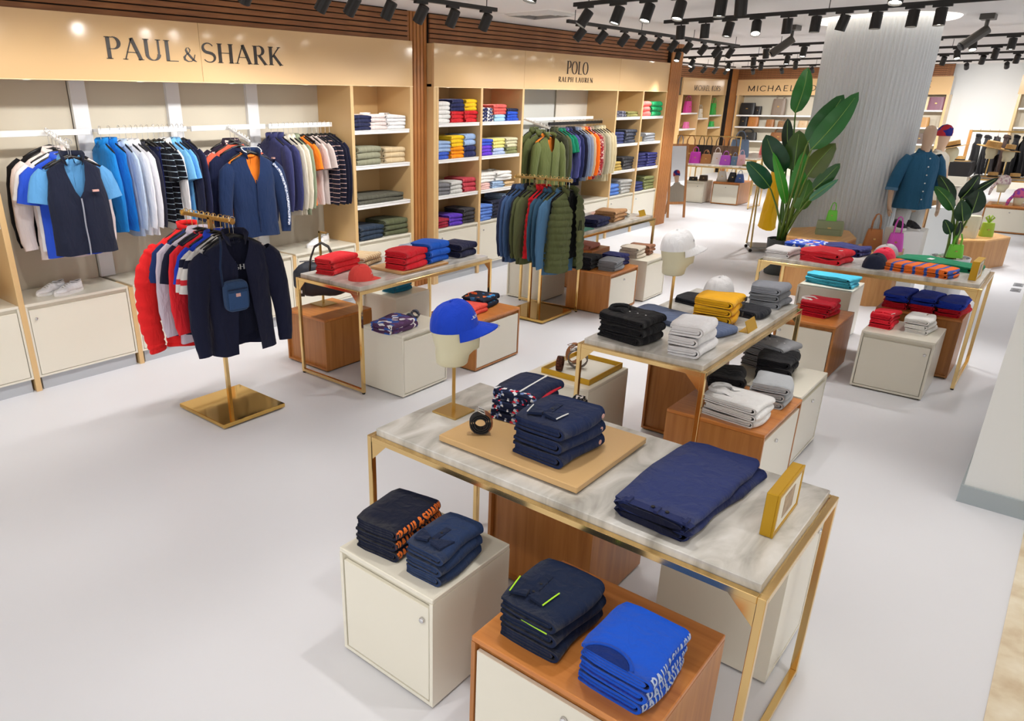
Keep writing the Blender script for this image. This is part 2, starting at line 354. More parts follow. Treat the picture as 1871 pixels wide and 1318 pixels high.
# slatted wood cladding above and between the units
def slat_run(name, x0, x1, y, z0, z1, pitch=.0505):
    back = struct(simple_box(name, (x0, x1, y+.02, y+.05, z0, z1), M_slatdark)); n = int((z1-z0)/pitch); L = (x1-x0)
    me = cached(('slat', round(L, 3)), lambda: (lambda m: (m.box(0, L, 0, .02, .005, pitch-.005, b=.002), m.mesh('slat', M_slat))[1])(MB()))
    for k in range(n): put('slat', me, back, (x0, y, z0+k*pitch))
def slat_run_y(name, x, y0, y1, z0, z1, pitch=.0505):
    back = struct(simple_box(name, (x+.02, x+.05, y0, y1, z0, z1), M_slatdark)); n = int((z1-z0)/pitch); L = y1-y0
    mb = MB(); mb.box(0, .02, 0, L, .005, pitch-.005); me = mb.mesh('slat', M_slat)
    for k in range(n): put('slat', me, back, (x, y0, z0+k*pitch))
def slat_pillar(name, x0, x1, y, z0, z1, n, depth=.3):
    back = struct(simple_box(name, (x0, x1, y+.025, y+depth, z0, z1), M_slatdark)); p = (x1-x0)/n
    mb = MB(); mb.box(.006, p-.006, 0, .03, 0, z1-z0, b=.002); me = mb.mesh('slat', ramp_mat('walnut_slat_upright', [(.25, '98602f'), (.5, 'b27238'), (.75, 'c48444')], .5, scale=(6, 6, .6), nscale=5, detail=5, distort=.6))
    for k in range(n): put('slat', me, back, (x0+k*p, y, z0))
slat_run('trim_1', .2, 6.40, YW+.06, ZF1+.0, ZC, )
slat_run('trim_2', 6.752, 12.98, YW+.06, ZF1+.0, ZC)
slat_pillar('trim_3', 6.40, 6.748, YW+.10, 0, ZC, 6)
slat_pillar('trim_4', 12.99, 13.42, YW-.02, 0, ZC, 8, depth=.5)
slat_run('trim_5', 13.5, 24.9, 9.3, ZF1, ZC)
slat_run_y('trim_6', 25.0, 3.45, 9.2, ZF1, ZC)
slat_pillar('trim_7', 24.55, 25.1, 9.18, 0, ZC, 7, depth=.4)
sbox('trim_8', (13.36, 13.44, YW-.015, YW+1.4, 0, ZC), MC['walnut_slat_upright'])

# ================================================================ wall units
KNOB = None
def knob_mesh():
    mb = MB(); mb.lathe([(.012, 0), (.012, .006), (.009, .012), (.004, .013)], 12); return mb.mesh('lock', M_chrome, True)
def cabinet(name, label, x0, x1, y0, y1, z1, face, carcass, cat='cabinet', z0=0., door_m=None, knob=(.12, .12), top_m=None, rail=.03, group=None, plinth=0., nodoor=False, top_t=.022):
    """a box with one recessed door; face = '-x' or '-y' is the side the door is on"""
    cx, cy = (x0+x1)/2, (y0+y1)/2; w, d = x1-x0, y1-y0
    t = thing(name, label, cat, (cx, cy, z0), group=group); h = z1-z0
    mb = MB(); e = .016
    if face == '-x': fx0, fx1, fy0, fy1 = -w/2+.022, w/2, -d/2, d/2
    else: fx0, fx1, fy0, fy1 = -w/2, w/2, -d/2+.022, d/2
    zb = plinth if plinth else .012
    mb.box(fx0, fx1, fy0, fy1, zb, h-top_t)                       # core, set back behind the door
    if face == '-x':
        for s in (-1, 1): mb.box(-w/2, -w/2+.022, s*d/2-(e if s > 0 else 0), s*d/2+(0 if s > 0 else e), zb, h-top_t)
        mb.box(-w/2, -w/2+.022, -d/2+e, d/2-e, zb, zb+e)
    else:
        for s in (-1, 1): mb.box(s*w/2-(e if s > 0 else 0), s*w/2+(0 if s > 0 else e), -d/2, -d/2+.022, zb, h-top_t)
        mb.box(-w/2+e, w/2-e, -d/2, -d/2+.022, zb, zb+e)
    mb.build('carcass', carcass, t)
    mb = MB(); mb.box(-w/2, w/2, -d/2, d/2, h-top_t, h, b=.003); mb.build('top', top_m or carcass, t)
    mb = MB(); p = .02 if plinth else .015; mb.box(-w/2+p, w/2-p, -d/2+p, d/2-p, 0, zb); mb.build('plinth', M_plinth if plinth else mat('dark_base', '4a3a2a', .7), t)
    if nodoor: return t
    dm = door_m or M_cream; g = .006; dz0, dz1 = zb+e+g*.6, h-top_t-rail
    mb = MB()
    if face == '-x': mb.box(-w/2+.002, -w/2+.02, -d/2+e+g, d/2-e-g, dz0, dz1, b=.002)
    else: mb.box(-w/2+e+g, w/2-e-g, -d/2+.002, -d/2+.02, dz0, dz1, b=.002)
    dr = mb.build('door', dm, t)
    km = cached('knob', knob_mesh)
    if face == '-x': put('lock', km, dr, (-w/2+.001, knob[0]*d-d/2 if knob[0] > 0 else d/2+knob[0]*d, dz1-knob[1]*h), (0, -math.pi/2, 0))
    else: put('lock', km, dr, (knob[0]*w-w/2 if knob[0] > 0 else w/2+knob[0]*w, -d/2+.001, dz1-knob[1]*h), (math.pi/2, 0, 0))
    return t

def wall_unit(name, label, panels, fx0, fx1, joints, bays, zbase, back_m, facem=M_fascia):
    """upright panels, back panels and the fascia with the sign; shelves are added by shelf()"""
    u = thing(name, label, 'wall unit', (fx0, YW, 0))
    mb = lambda *d, **k: None
    for x in panels:
        simple_box('side_panel', (x-.022-fx0, x+.022-fx0, 0, YB-YW, .0, ZF0), M_tan, u, b=.002)
    js = [fx0]+joints+[fx1]
    for a, b in zip(js, js[1:]): simple_box('fascia_panel', (a-fx0+.0012, b-fx0-.0012, 0, .04, ZF0, ZF1), facem, u, b=.002)
    for a in (0, fx1-fx0-.03): simple_box('fascia_end', (a, a+.03, .04, YB-YW, ZF0, ZF1), M_tan, u)
    simple_box('canopy', (0, fx1-fx0, .04, YB-YW, ZF0, ZF0+.03), M_tan, u)
    simple_box('fascia_lip', (0, fx1-fx0, -.004, .045, ZF0-.008, ZF0), mat('fascia_edge', 'f2d6a6', .3), u)
    for a, b, m in bays: simple_box('back_panel', (a-fx0+.022, b-fx0-.022, YB-YW-.02, YB-YW, zbase, ZF0), m, u)
    return u
U1 = wall_unit('wall_display_unit', 'long tan wall unit with wide serif name sign on the fascia', [1.02, 1.92, 5.465, 6.372], 1.0, 6.394, [3.735], [(1.02, 1.92, M_tan), (1.92, 2.80, M_greige), (2.80, 3.70, M_greige), (3.70, 4.58, M_greige), (4.58, 5.465, M_greige), (5.465, 6.372, M_tan)], .7, M_greige)
sign('PAUL', .63, .158, .15, .035, True, U1, (2.895-1, -.001, 2.503), (1, 0, 0), (0, 0, 1), .004, M_letter)
sign('&', .14, .115, .14, .035, True, U1, (3.56-1, -.001, 2.505), (1, 0, 0), (0, 0, 1), .004, M_letter)
sign('SHARK', .85, .155, .15, .035, True, U1, (3.745-1, -.001, 2.506), (1, 0, 0), (0, 0, 1), .004, M_letter)
for x in (2.85, 3.71, 4.57):
    simple_box('post', (x-.065-1, x+.065-1, YB-YW-.06, YB-YW-.02, .72, ZF0), mat('post_white', 'eceef2', .5), U1)
simple_box('post', (5.80-1, 5.86-1, YB-YW-.05, YB-YW-.02, .72, ZF0), M_white, U1)
U2 = wall_unit('wall_display_unit', 'long tan wall unit with two-line name sign above a hanging bay', [6.775, 6.822, 7.67, 8.575, 11.19, 12.09, 12.975], 6.755, 12.99, [8.575, 11.20], [(6.82, 7.67, M_tan), (7.67, 8.575, M_tan), (8.575, 10.2, mat('pale_back_panel', 'cfd0cb', .5)), (10.2, 11.19, mat('warm_back_panel', 'ddd6c9', .5)), (11.19, 12.09, M_tan), (12.09, 12.975, M_tan)], .68, M_tan)
sign('POLO', .60, .17, .14, .035, True, U2, (9.61-6.755, -.001, 2.553), (1, 0, 0), (0, 0, 1), .004, M_letter)
sign('RALPH LAUREN', .95, .066, .15, .05, True, U2, (9.41-6.755, -.001, 2.446), (1, 0, 0), (0, 0, 1), .004, M_letter, gap=.14)
for x in (6.93, 7.77): simple_box('post', (x-.06-6.755, x+.06-6.755, YB-YW-.05, YB-YW-.02, .7, ZF0), M_white, U2)
def shelf(u, ux0, x0, x1, z, y0=YW+.015):
    mb = MB(); mb.box(x0-ux0+.024, x1-ux0-.024, y0-YW, YB-YW-.022, z-.042, z-.004); mb.box(x0-ux0+.023, x1-ux0-.023, y0-YW-.006, YB-YW-.021, z-.012, z, b=.002)
    return mb.build('shelf', M_white, u)
for z in (1.90, 1.535, 1.11): shelf(U1, 1.0, 5.465, 6.372, z)
for z in (1.35, 1.80): shelf(U1, 1.0, 1.02, 1.92, z)
for a, b in ((6.822, 7.67), (7.67, 8.575), (11.19, 12.09), (12.09, 12.975)):
    for z in (1.945, 1.525, 1.095): shelf(U2, 6.755, a, b, z)
# base cabinets
xs = [1.02, 1.92, 2.803, 3.69, 4.577, 5.465, 6.372]
nm = ['cream base cabinet at the far left edge of the picture', 'cream base cabinet carrying the pair of white sneakers', 'cream base cabinet behind the red puffer jacket rack', 'cream base cabinet carrying the dark sneakers', 'cream base cabinet behind the navy duffel bag', 'cream base cabinet below the folded trousers shelves']
for i, (a, b) in enumerate(zip(xs, xs[1:])):
    cabinet('base_cabinet', nm[i], a+.022, b-.022, YW+.005, YB-.03, .715, '-y', M_cream, plinth=.11, knob=(.08, .1), group='base cabinets of the wall units')
for x in xs[2:5]: simple_box('divider', (x-.02-1, x+.02-1, 0, .3, 0, .70), M_tan, U1)
xs = [6.822, 7.67, 8.575, 9.45, 10.32, 11.19, 12.09, 12.975]
nm = ['cream base cabinet beside the vertical slatted pillar', 'cream base cabinet left of the gold garment rack', 'cream base cabinet hidden behind the gold garment rack', 'cream base cabinet under the middle of the olive hanging row', 'cream base cabinet under the cream hanging shirts', 'cream base cabinet left of the last one in its row', 'cream base cabinet beside the standing mirror']
for i, (a, b) in enumerate(zip(xs, xs[1:])):
    cabinet('base_cabinet', nm[i], a+.018, b-.018, YW+.005, YB-.03, .69, '-y', M_cream, plinth=.11, knob=(.1, .1), group='base cabinets of the wall units')

# recessed downlights under the canopies
def downlight(label, x, y, z, e):
    t = thing('recessed_downlight', label, 'downlight', (x, y, z), group='canopy downlights')
    mb = MB(); mb.lathe([(.034, 0), (.034, -.004), (.026, -.004), (.026, 0)], 16, cap0=False, cap1=False); mb.build('trim_ring', M_white, t)
    mb = MB(); mb.lathe([(.026, -.001), (.026, 0)], 16); mb.build('lens', M_lens, t)
    ld = bpy.data.lights.new('downlight_beam', 'SPOT'); ld.energy = e; ld.spot_size = R(130); ld.spot_blend = .9; ld.shadow_soft_size = .03; ld.color = (1, .94, .85)
    lo = bpy.data.objects.new('downlight_beam', ld); COL.objects.link(lo); lo.parent = t; lo.location = (0, 0, -.012)
for i, x in enumerate((1.5, 2.35, 3.25, 4.15, 5.02, 5.92)): downlight('small recessed downlight, %s from the left under the wide serif sign' % ORD[i], x, 6.16, ZF0-.001, 4)
for i, x in enumerate((7.24, 8.12, 9.3, 10.5, 11.64, 12.53)): downlight('small recessed downlight, %s from the left under the two-line sign' % ORD[i], x, 6.16, ZF0-.001, 4)
# far units with sans-serif signs
def far_unit(name, label, axis, a0, a1, pos, txt, ta, tb, tz, panels, shelves, backm):
    L = a1-a0; u = thing(name, label, 'wall unit', (a0, pos, 0) if axis == 'x' else (pos, a0, 0)); D = .5
    def bx(n, p0, p1, d0, d1, z0, z1, m):
        return simple_box(n, (p0-a0, p1-a0, d0, d1, z0, z1) if axis == 'x' else (d0, d1, p0-a0, p1-a0, z0, z1), m, u)
    bx('fascia_panel', a0, a1, 0, .04, ZF0, ZF1, M_fascia); bx('back_panel', a0, a1, D, D+.03, 0, ZF0, backm); bx('base', a0, a1, .01, D, 0, .68, M_cream)
    for p in panels: bx('side_panel', p-.03, p+.03, 0, D, 0, ZF0, M_tan)
    for p0, p1, z in shelves: bx('shelf', p0, p1, .01, D, z-.04, z, M_white)
    if txt:
        if axis == 'x': sign(txt, tb-ta, tz[1]-tz[0], .1, .1, False, u, (ta-a0, -.001, tz[0]), (1, 0, 0), (0, 0, 1), .004, M_letter, gap=.1)
        else: sign(txt, ta-tb, tz[1]-tz[0], .1, .1, False, u, (-.001, ta-a0, tz[0]), (0, -1, 0), (0, 0, 1), .004, M_letter, gap=.1)
    return u
far_unit('far_wall_unit', 'narrow tan wall unit beside the standing mirror, mostly hidden', 'x', 13.6, 20.95, 9.3, '', 0, 0, 0, [13.7, 17, 19.2, 20.9], [(13.7, 20.9, 1.93), (13.7, 20.9, 1.52)], M_tan)
FU1 = far_unit('far_wall_unit', 'tan unit under the narrow sans lettering with pink and green bags', 'x', 21.2, 24.5, 9.3, 'MICHAEL KORS', 22.0, 23.97, (2.465, 2.617), [21.25, 22.5, 23.35, 24.45], [(21.3, 22.5, 1.86), (22.5, 23.4, 1.70), (23.4, 24.4, 1.78), (21.3, 22.5, 1.42), (23.4, 24.4, 1.42)], M_tan)
FU2 = far_unit('far_wall_unit', 'tan unit under the wide sans lettering with rows of handbags', 'y', 5.2, 9.16, 25.0, 'MICHAEL KORS', 8.82, 6.40, (2.465, 2.63), [5.25, 9.1], [(5.3, 9.1, 1.77), (5.3, 9.1, 1.42), (5.3, 9.1, 1.0)], M_greige)
FU3 = far_unit('far_wall_unit', 'tan wall unit right of the white column with purple bag', 'y', 3.42, 5.15, 25.0, 'E', 4.02, 3.89, (2.535, 2.70), [3.46, 5.1], [(3.5, 5.1, 1.95), (3.5, 5.1, 1.50), (3.5, 5.1, 1.06)], M_greige)
FU4 = far_unit('far_wall_unit', 'tan wall unit with white shelves at the far right edge', 'y', -.5, 1.95, 25.0, '', 0, 0, 0, [-.4, 1.9], [(-.4, 1.85, 2.02), (-.4, 1.85, 1.55)], M_greige)

# ================================================================ tables
def table(name, label, x0, x1, y0, y1, zt=.872, feet=True):
    """brass frame round x0..x1, y0..y1 with an inset marble slab"""
    cx, cy = (x0+x1)/2, (y0+y1)/2; w, d = (x1-x0)/2, (y1-y0)/2; t = thing(name, label, 'table', (cx, cy, 0)); q = .026; zf = zt-.03
    mb = MB(); i = .028; mb.box(-w+i, w-i, -d+i, d-i, zf-.008, zt, b=.003); mb.build('marble_top', M_marble, t)
    for sx in (-1, 1):
        for sy in (-1, 1):
            mb = MB(); mb.box(sx*w-(q if sx > 0 else 0), sx*w+(0 if sx > 0 else q), sy*d-(q if sy > 0 else 0), sy*d+(0 if sy > 0 else q), .012, zf, b=.002); lg = mb.build('leg', M_gold, t)
            mb = MB(); mb.lathe([(.012, 0), (.014, .012)], 10, (sx*(w-q/2), sy*(d-q/2), 0)); mb.build('foot', M_blackplastic, lg)
            if sy != 0:                                             # triangular gusset in the long frame side
                mb = MB(); p = [(0, 0), (.085, 0), (0, -.085)]; a = sx*(w-.003); 
                vs = []
                for xx in (a, a-sx*.004): vs += [(xx, sy*(d-q-k[0]), zf-q+k[1]) for k in p]
                mb.add(vs, [(0, 1, 2), (5, 4, 3), (0, 3, 4, 1), (1, 4, 5, 2), (2, 5, 3, 0)]); mb.build('gusset', M_gold, t)
    longx = w > d
    for z, nmz in ((zf-q, 'top_rail'), (.014, 'foot_rail')):
        for s in (-1, 1):
            if nmz == 'top_rail' or not longx:
                mb = MB(); mb.box(-w+q, w-q, s*d-(q if s > 0 else 0), s*d+(0 if s > 0 else q), z, z+q, b=.002); mb.build(nmz, M_gold, t)
            if nmz == 'top_rail' or longx:
                mb = MB(); mb.box(s*w-(q if s > 0 else 0), s*w+(0 if s > 0 else q), -d+q, d-q, z, z+q, b=.002); mb.build(nmz, M_gold, t)
    return t
ZT = .872
table('display_table', 'marble-topped brass table nearest the camera with navy garments', 1.925, 2.715, .405, 2.09)
table('display_table', 'marble-topped brass table in the middle with black and yellow garments', 3.65, 5.36, 1.285, 2.07)
table('display_table', 'marble-topped brass table by the white column with red and green garments', 6.87, 7.68, .415, 2.10)
table('display_table', 'white-marble brass table at left with red cap and red garments', 3.615, 5.275, 3.945, 4.72)
table('display_table', 'marble-topped brass table behind the gold garment rack', 6.85, 8.62, 3.93, 4.72)
# ---------------------------------------------------------------- display cubes
def wood_cube(label, x0, x1, y0, y1, h, face, knob=(.12, .1), nodoor=False, group='wooden display cubes'):
    return cabinet('display_cube', label, x0, x1, y0, y1, h, face, M_wood, 'display cube', door_m=M_cream, knob=knob, top_m=M_woodlit, group=group, nodoor=nodoor)
def white_cube(label, x0, x1, y0, y1, h, face, knob=(.12, .1), nodoor=False, group='white display cubes'):
    return cabinet('display_cube', label, x0, x1, y0, y1, h, face, M_cream, 'display cube', door_m=M_cream, knob=knob, group=group, nodoor=nodoor)
white_cube('cream display cube carrying navy tees with orange lettering', 1.585, 2.06, 1.405, 1.91, .52, '-x', knob=(.1, .12))
wood_cube('wooden display cube carrying the royal blue lettered shirts', 1.536, 2.11, .545, 1.186, .52, '-x', knob=(.42, .12))
wood_cube('plain wooden cube under the nearest marble table', 2.44, 2.98, 1.235, 1.80, .50, '-x', nodoor=True)
white_cube('cream cube under the right end of the nearest marble table', 2.57, 3.03, .485, .97, .66, '-y', nodoor=False, knob=(-.15, .1))
white_cube('cream display cube carrying the purple patterned shorts', 3.765, 4.30, 3.65, 4.09, .52, '-y', knob=(-.1, .1))
wood_cube('plain wooden cube carrying the duffel bag on its stand', 3.75, 4.30, 4.545, 5.08, .47, '-x', nodoor=True)
wood_cube('wooden cube with cream door carrying the patterned swim shorts', 4.606, 5.245, 3.59, 4.10, .455, '-y', knob=(.5, .12))
white_cube('grey-lit cream cube under the left table carrying teal shorts', 4.60, 5.06, 4.53, 4.99, .50, '-x', nodoor=True)
white_cube('cream cube behind the gold garment rack base', 6.93, 7.44, 4.46, 4.95, .47, '-x', nodoor=True)
wood_cube('wooden cube carrying grey and black folded trousers', 6.94, 7.58, 3.60, 4.13, .46, '-y', knob=(.5, .12))
white_cube('cream cube carrying beige and brown folded knits', 7.75, 8.26, 3.575, 4.05, .48, '-y', knob=(-.1, .1))
wood_cube('small wooden cube carrying a pink garment under the farther table', 7.75, 8.2, 4.3, 4.75, .5, '-x', nodoor=True)
white_cube('cream cube carrying the gold tray of belts', 3.745, 4.27, 2.02, 2.49, .52, '-x', nodoor=True)
wood_cube('plain wooden cube under the middle table', 4.50, 4.98, 1.60, 1.985, .60, '-x', nodoor=True)
wood_cube('wooden cube carrying the white collared shirts', 3.80, 4.47, .975, 1.53, .52, '-y', knob=(.35, .12))
white_cube('cream cube carrying the black and grey shirts', 4.55, 5.13, 1.00, 1.50, .50, '-y', knob=(.5, .12))
white_cube('cream cube with round lock carrying a red and a white stack', 6.43, 6.93, .575, 1.08, .48, '-x', knob=(.1, .12))
wood_cube('wooden cube with cream door carrying dark red shirts', 6.395, 7.0, 1.26, 1.73, .475, '-x', knob=(-.1, .12))
white_cube('cream cube carrying the turquoise trousers', 7.55, 8.05, 1.42, 1.9, .52, '-x', nodoor=True)
wood_cube('wooden cube carrying blue and red folded shorts', 7.12, 7.62, .50, 1.13, .52, '-x', nodoor=True)

# ================================================================ track lights
def spot_meshes():
    mb = MB(); mb.lathe([(.001, .070), (.044, .070), (.047, .064), (.047, -.070), (.043, -.070), (.041, -.052), (.001, -.052)], 20); h = mb.mesh('housing', M_black)
    for p in h.polygons: p.use_smooth = False
    mb = MB(); mb.lathe([(.0405, -.056), (.0405, -.054)], 20); l = mb.mesh('lens', M_lens)
    mb = MB(); mb.box(-.075, .075, -.017, .017, 0, .022); a = mb.mesh('adapter', M_black)
    mb = MB(); mb.lathe([(.008, -.06), (.008, 0)], 8); s = mb.mesh('stem', M_black)
    return h, l, a, s
SPM = spot_meshes(); NL = 0
def spotlight(x, y, tilt, az, label, alongx=True, power=1., zt=2.985, group=None, light=True, blend=.7, ang=62):
    """tilt from straight down (deg), az = heading of the beam (deg, from +x)"""
    t = thing('track_spotlight', label, 'spotlight', (x, y, zt), group=group)
    put('adapter', SPM[2], t, (0, 0, -.022), 0 if alongx else math.pi/2); put('stem', SPM[3], t, (0, 0, -.022))
    rot = Matrix.Rotation(R(az), 4, 'Z') @ Matrix.Rotation(-R(tilt), 4, 'Y')
    e = rot.to_euler(); c = Vector((0, 0, -.10))
    h = put('housing', SPM[0], t, c, tuple(e)); put('lens', SPM[1], h)
    if light:
        ld = bpy.data.lights.new('spot_beam', 'SPOT'); ld.energy = LAMP_W*power; ld.spot_size = R(ang); ld.spot_blend = blend; ld.shadow_soft_size = .05; ld.color = (1, .972, .94)
        lo = bpy.data.objects.new('spot_beam', ld); COL.objects.link(lo); lo.parent = t; lo.location = c+rot.to_3x3() @ Vector((0, 0, -.085)); lo.rotation_euler = e
    return t
def track(label, x0, y0, x1, y1, z=3.0):
    ax = abs(x1-x0) > abs(y1-y0); mb = MB(); L = abs(x1-x0) if ax else abs(y1-y0)
    t = thing('light_track', label, 'light track', ((x0+x1)/2, (y0+y1)/2, z))
    mb.box(-L/2, L/2, -.018, .018, -.017, .017, b=.002); mb.build('rail', M_black, t, rz=0 if ax else math.pi/2)
    n = max(2, int(L/1.5)+1)
    for k in range(n):
        o = -L/2+.15+(L-.3)*k/(n-1); mb = MB(); mb.lathe([(.004, .017), (.004, ZC-z)], 6, (o if ax else 0, 0 if ax else o, 0)); mb.build('hanger_rod', M_black, t)
    return t
def spots(tname, positions, ax, specs, nlast='from its left end', light=True, power=1., **kw):
    for i, (x, y) in enumerate(positions):
        tl, az = specs[i % len(specs)]
        spotlight(x, y, tl, az, 'black spotlight, %s %s on %s' % (ORD[i], nlast, tname), ax, group='black track spotlights', light=light, power=power, **kw)
track('black light track above the wide serif sign', -1.5, 4.62, 6.12, 4.62)
spots('the track above the wide serif sign', [(x, 4.62) for x in (.9, 1.7, 2.5, 3.3, 3.98, 4.27, 4.67, 5.06, 5.48, 5.96)], True, [(40, 90), (40, 88), (40, 90), (40, 92), (36, 110), (38, 100), (30, 110), (34, 95), (30, 90), (32, 85)], power=.72, ang=104, blend=.55)
track('black light track above the two-line sign', 7.46, 4.66, 12.53, 4.66)
spots('the track above the two-line sign', [(x, 4.66) for x in (7.73, 8.22, 8.75, 9.22, 9.68, 10.15, 10.62, 11.15, 11.67, 12.2)], True, [(38, 120), (38, 110), (36, 100), (36, 95), (34, 100), (36, 95), (38, 95), (38, 90), (36, 90), (34, 80)], power=.72, ang=104, blend=.55)
track('short black light track in front of the ceiling vent', 6.27, -1.2, 6.27, 3.86)
spots('the track in front of the ceiling vent', [(6.27, y) for y in (3.74, 3.42, 3.14, 2.86, 2.52, 2.36, 1.3, .4)], False, [(32, 130), (20, 150), (22, 165), (18, 170), (6, 180), (10, 0), (20, 180), (20, 0)])
track('long black light track in front of the white column', 8.25, -.9, 8.25, 3.92)
spots('the track in front of the white column', [(8.25, y) for y in (3.72, 3.45, 3.2, 2.92, 2.62, 2.36, 2.12, 1.84, 1.55, 1.34, .6, -.2)], False, [(4, 0), (3, 0), (12, 150), (32, 200), (4, 0), (4, 180), (14, 90), (4, 180), (5, 180), (6, 200), (20, 180), (20, 180)])
track('added unseen light track high above the nearest table', 2.3, -1.6, 2.3, 3.6)  # out of view, added to light the near floor and table
spots('the added track high above the nearest table', [(2.3, y) for y in (3.2, 2.3, 1.4, .5, -.4, -1.2)], False, [(14, 170), (12, 10), (10, 200), (15, 180), (14, 30), (12, 180)], power=.8)
track('added unseen light track high above the middle table', 4.5, -1.2, 4.5, 3.4)  # another unseen track, added for light on the near area
spots('the added track high above the middle table', [(4.5, y) for y in (3.1, 2.4, 1.7, 1.0, .3, -.6)], False, [(16, 150), (12, 180), (10, 20), (12, 200), (12, 180), (12, 180)], power=.8)
track('added unseen light track behind the camera over the empty floor', .2, -1.5, .2, 4.2)  # unseen track, added to brighten the open floor
spots('the added track over the empty floor', [(.2, y) for y in (3.9, 2.9, 1.9, .9)], False, [(25, 30), (20, 10), (20, 20), (20, 20)], power=.8)
# farther tracks
track('far black light track, first beyond the pillar', 12.75, -1, 12.75, 5.9)
spots('the first far track beyond the pillar', [(12.75, y) for y in (5.75, 5.05, 4.3, 3.75, 2.05, 1.62, 1.2)], False, [(25, 180), (15, 60), (12, 0), (15, 180), (30, 200), (30, 200), (8, 180)], power=2.6)
track('far black light track, second beyond the pillar', 15.1, -1, 15.1, 6.9)
spots('the second far track beyond the pillar', [(15.1, y) for y in (6.5, 6.0, 5.3, 4.7, 3.9, 2.1, 1.6, 1.0)], False, [(30, 150), (15, 30), (10, 0), (12, 180), (18, 40), (25, 210), (15, 20), (30, 200)], power=2.6)
track('far black light track running along toward the corner', 16.8, 7.6, 20.4, 7.6)
spots('the far track toward the corner', [(x, 7.6) for x in (17.0, 17.7, 18.4, 19.1, 19.8)], True, [(42, 85), (42, 80), (42, 75), (40, 70), (40, 65)], power=5, ang=90)
track('far black light track, third beyond the pillar', 17.3, -1, 17.3, 6.85)
spots('the third far track beyond the pillar', [(17.3, y) for y in (6.6, 5.9, 5.2, 4.6, 2.6, 2.0, 1.5)], False, [(30, 200), (25, 20), (20, 10), (15, 20), (20, 30), (25, 20), (20, 20)], power=2.8)
track('far black light track, last before the end wall', 20.3, -1, 20.3, 7.4)
spots('the last far track before the end wall', [(20.3, y) for y in (7.1, 6.4, 5.7, 3.4, 2.6, 1.9)], False, [(56, 10), (58, 5), (58, 0), (58, 0), (58, 0), (58, 0)], power=5.5, ang=80)
# security cameras
def cctv(label, x, y, az):
    t = thing('security_camera', label, 'security camera', (x, y, ZC)); t.scale = (1.2,)*3; M = mat('camera_grey', '4b4742', .4)
    mb = MB(); mb.box(-.1, .1, -.06, .06, -.05, 0, b=.004); mb.build('mount', M, t)
    mb = MB(); mb.tube([(0, 0, -.05), (0, 0, -.13), (.05*math.cos(az), .05*math.sin(az), -.16)], .018, 8); mb.build('bracket', M, t)
    d = Vector((math.cos(az), math.sin(az), -.75)).normalized(); c = Vector((.02*math.cos(az), .02*math.sin(az), -.16))
    mb = MB(); mb.tube([c-d*.05, c+d*.20], .045, 12); b = mb.build('body', M, t, smooth=False)
    mb = MB(); mb.tube([c+d*.195, c+d*.215], .036, 12); mb.build('lens', M_blackplastic, b)
cctv('grey security camera on the ceiling left of the white column', 11.05, 3.43, R(115))
cctv('grey security camera on the ceiling right of the white column', 11.1, 1.33, R(125))
# ================================================================ folded garments
def fold_mesh(w, d, h, seed, amp=.008, plies=2):
    """cloth folded over a rounded edge at -y: nested U plies, seen end-on at +-x"""
    key = ('fold', round(w, 2), round(d, 2), round(h, 3), seed % 5, amp, plies)
    def make():
        mb = MB(); rnd = random.Random(hash(key) & 0xffff if False else seed*7+int(w*100)); t = h/(2*plies); cols = 7
        for k in range(plies):
            r = h/2-t*(k+.5); z0, z1 = h/2-r, h/2+r; ye = d/2-(.0+rnd.uniform(0, .02))*(1 if k else .3); yf = -d/2+h/2+.012*k*d/.3
            path = [(ye+(yf-ye)*i/4, z0) for i in range(5)]
            m = 7
            path += [(yf-r*math.sin(math.pi*i/m)*1.0, h/2-r*math.cos(math.pi*i/m)) for i in range(1, m)]
            path += [(yf+(ye-yf)*i/4, z1) for i in range(5)]
            n = len(path); sides = ([], [])
            for i, (y, z) in enumerate(path):
                a, b = path[max(i-1, 0)], path[min(i+1, n-1)]; dy, dz = b[0]-a[0], b[1]-a[1]; L = math.hypot(dy, dz) or 1
                for s, sg in ((0, 1), (1, -1)): sides[s].append((y+sg*dz/L*t*.47, z-sg*dy/L*t*.47))
            loop = sides[0]+sides[1][::-1]; hw = w/2-rnd.uniform(0, .008)*k
            rings = []
            for c in range(cols):
                x = -hw+2*hw*c/(cols-1); rings.append([(x, y, z) for y, z in loop])
            N = len(loop); vs = [p for r_ in rings for p in r_]; fs = [(c*N+i, (c+1)*N+i, (c+1)*N+(i+1) % N, c*N+(i+1) % N) for c in range(cols-1) for i in range(N)]
            for c in (0, cols-1):
                for i in range(n-1):
                    q = (c*N+i, c*N+i+1, c*N+(N-2-i), c*N+(N-1-i)); fs.append(q if c else q[::-1])
            mb.add(vs, fs)
        sd = Vector((seed*3.7, seed*1.3, 0)); out = []
        for x, y, z in mb.v:
            u = x/(w/2); v = (y+d/2)/d; p = Vector((x*7, y*7, z*5))+sd
            nz = noise.noise(p)*amp; ny = noise.noise(p+Vector((9, 0, 0)))*amp; nx = noise.noise(p+Vector((0, 9, 0)))*amp
            zz = z*(1-.16*abs(u)**4-.10*max(0, v-.3))+nz*(z/h)
            out.append(((x+nx)*(1-.05*abs(2*v-1)**8), (y+ny)*(1-.05*abs(u)**8)+.010*math.sin(u*2.2+seed)*(1-v), max(.0005, zz)))
        mb.v = out; return mb.mesh('folded_cloth', fab('888888'), True)
    return cached(key, make)
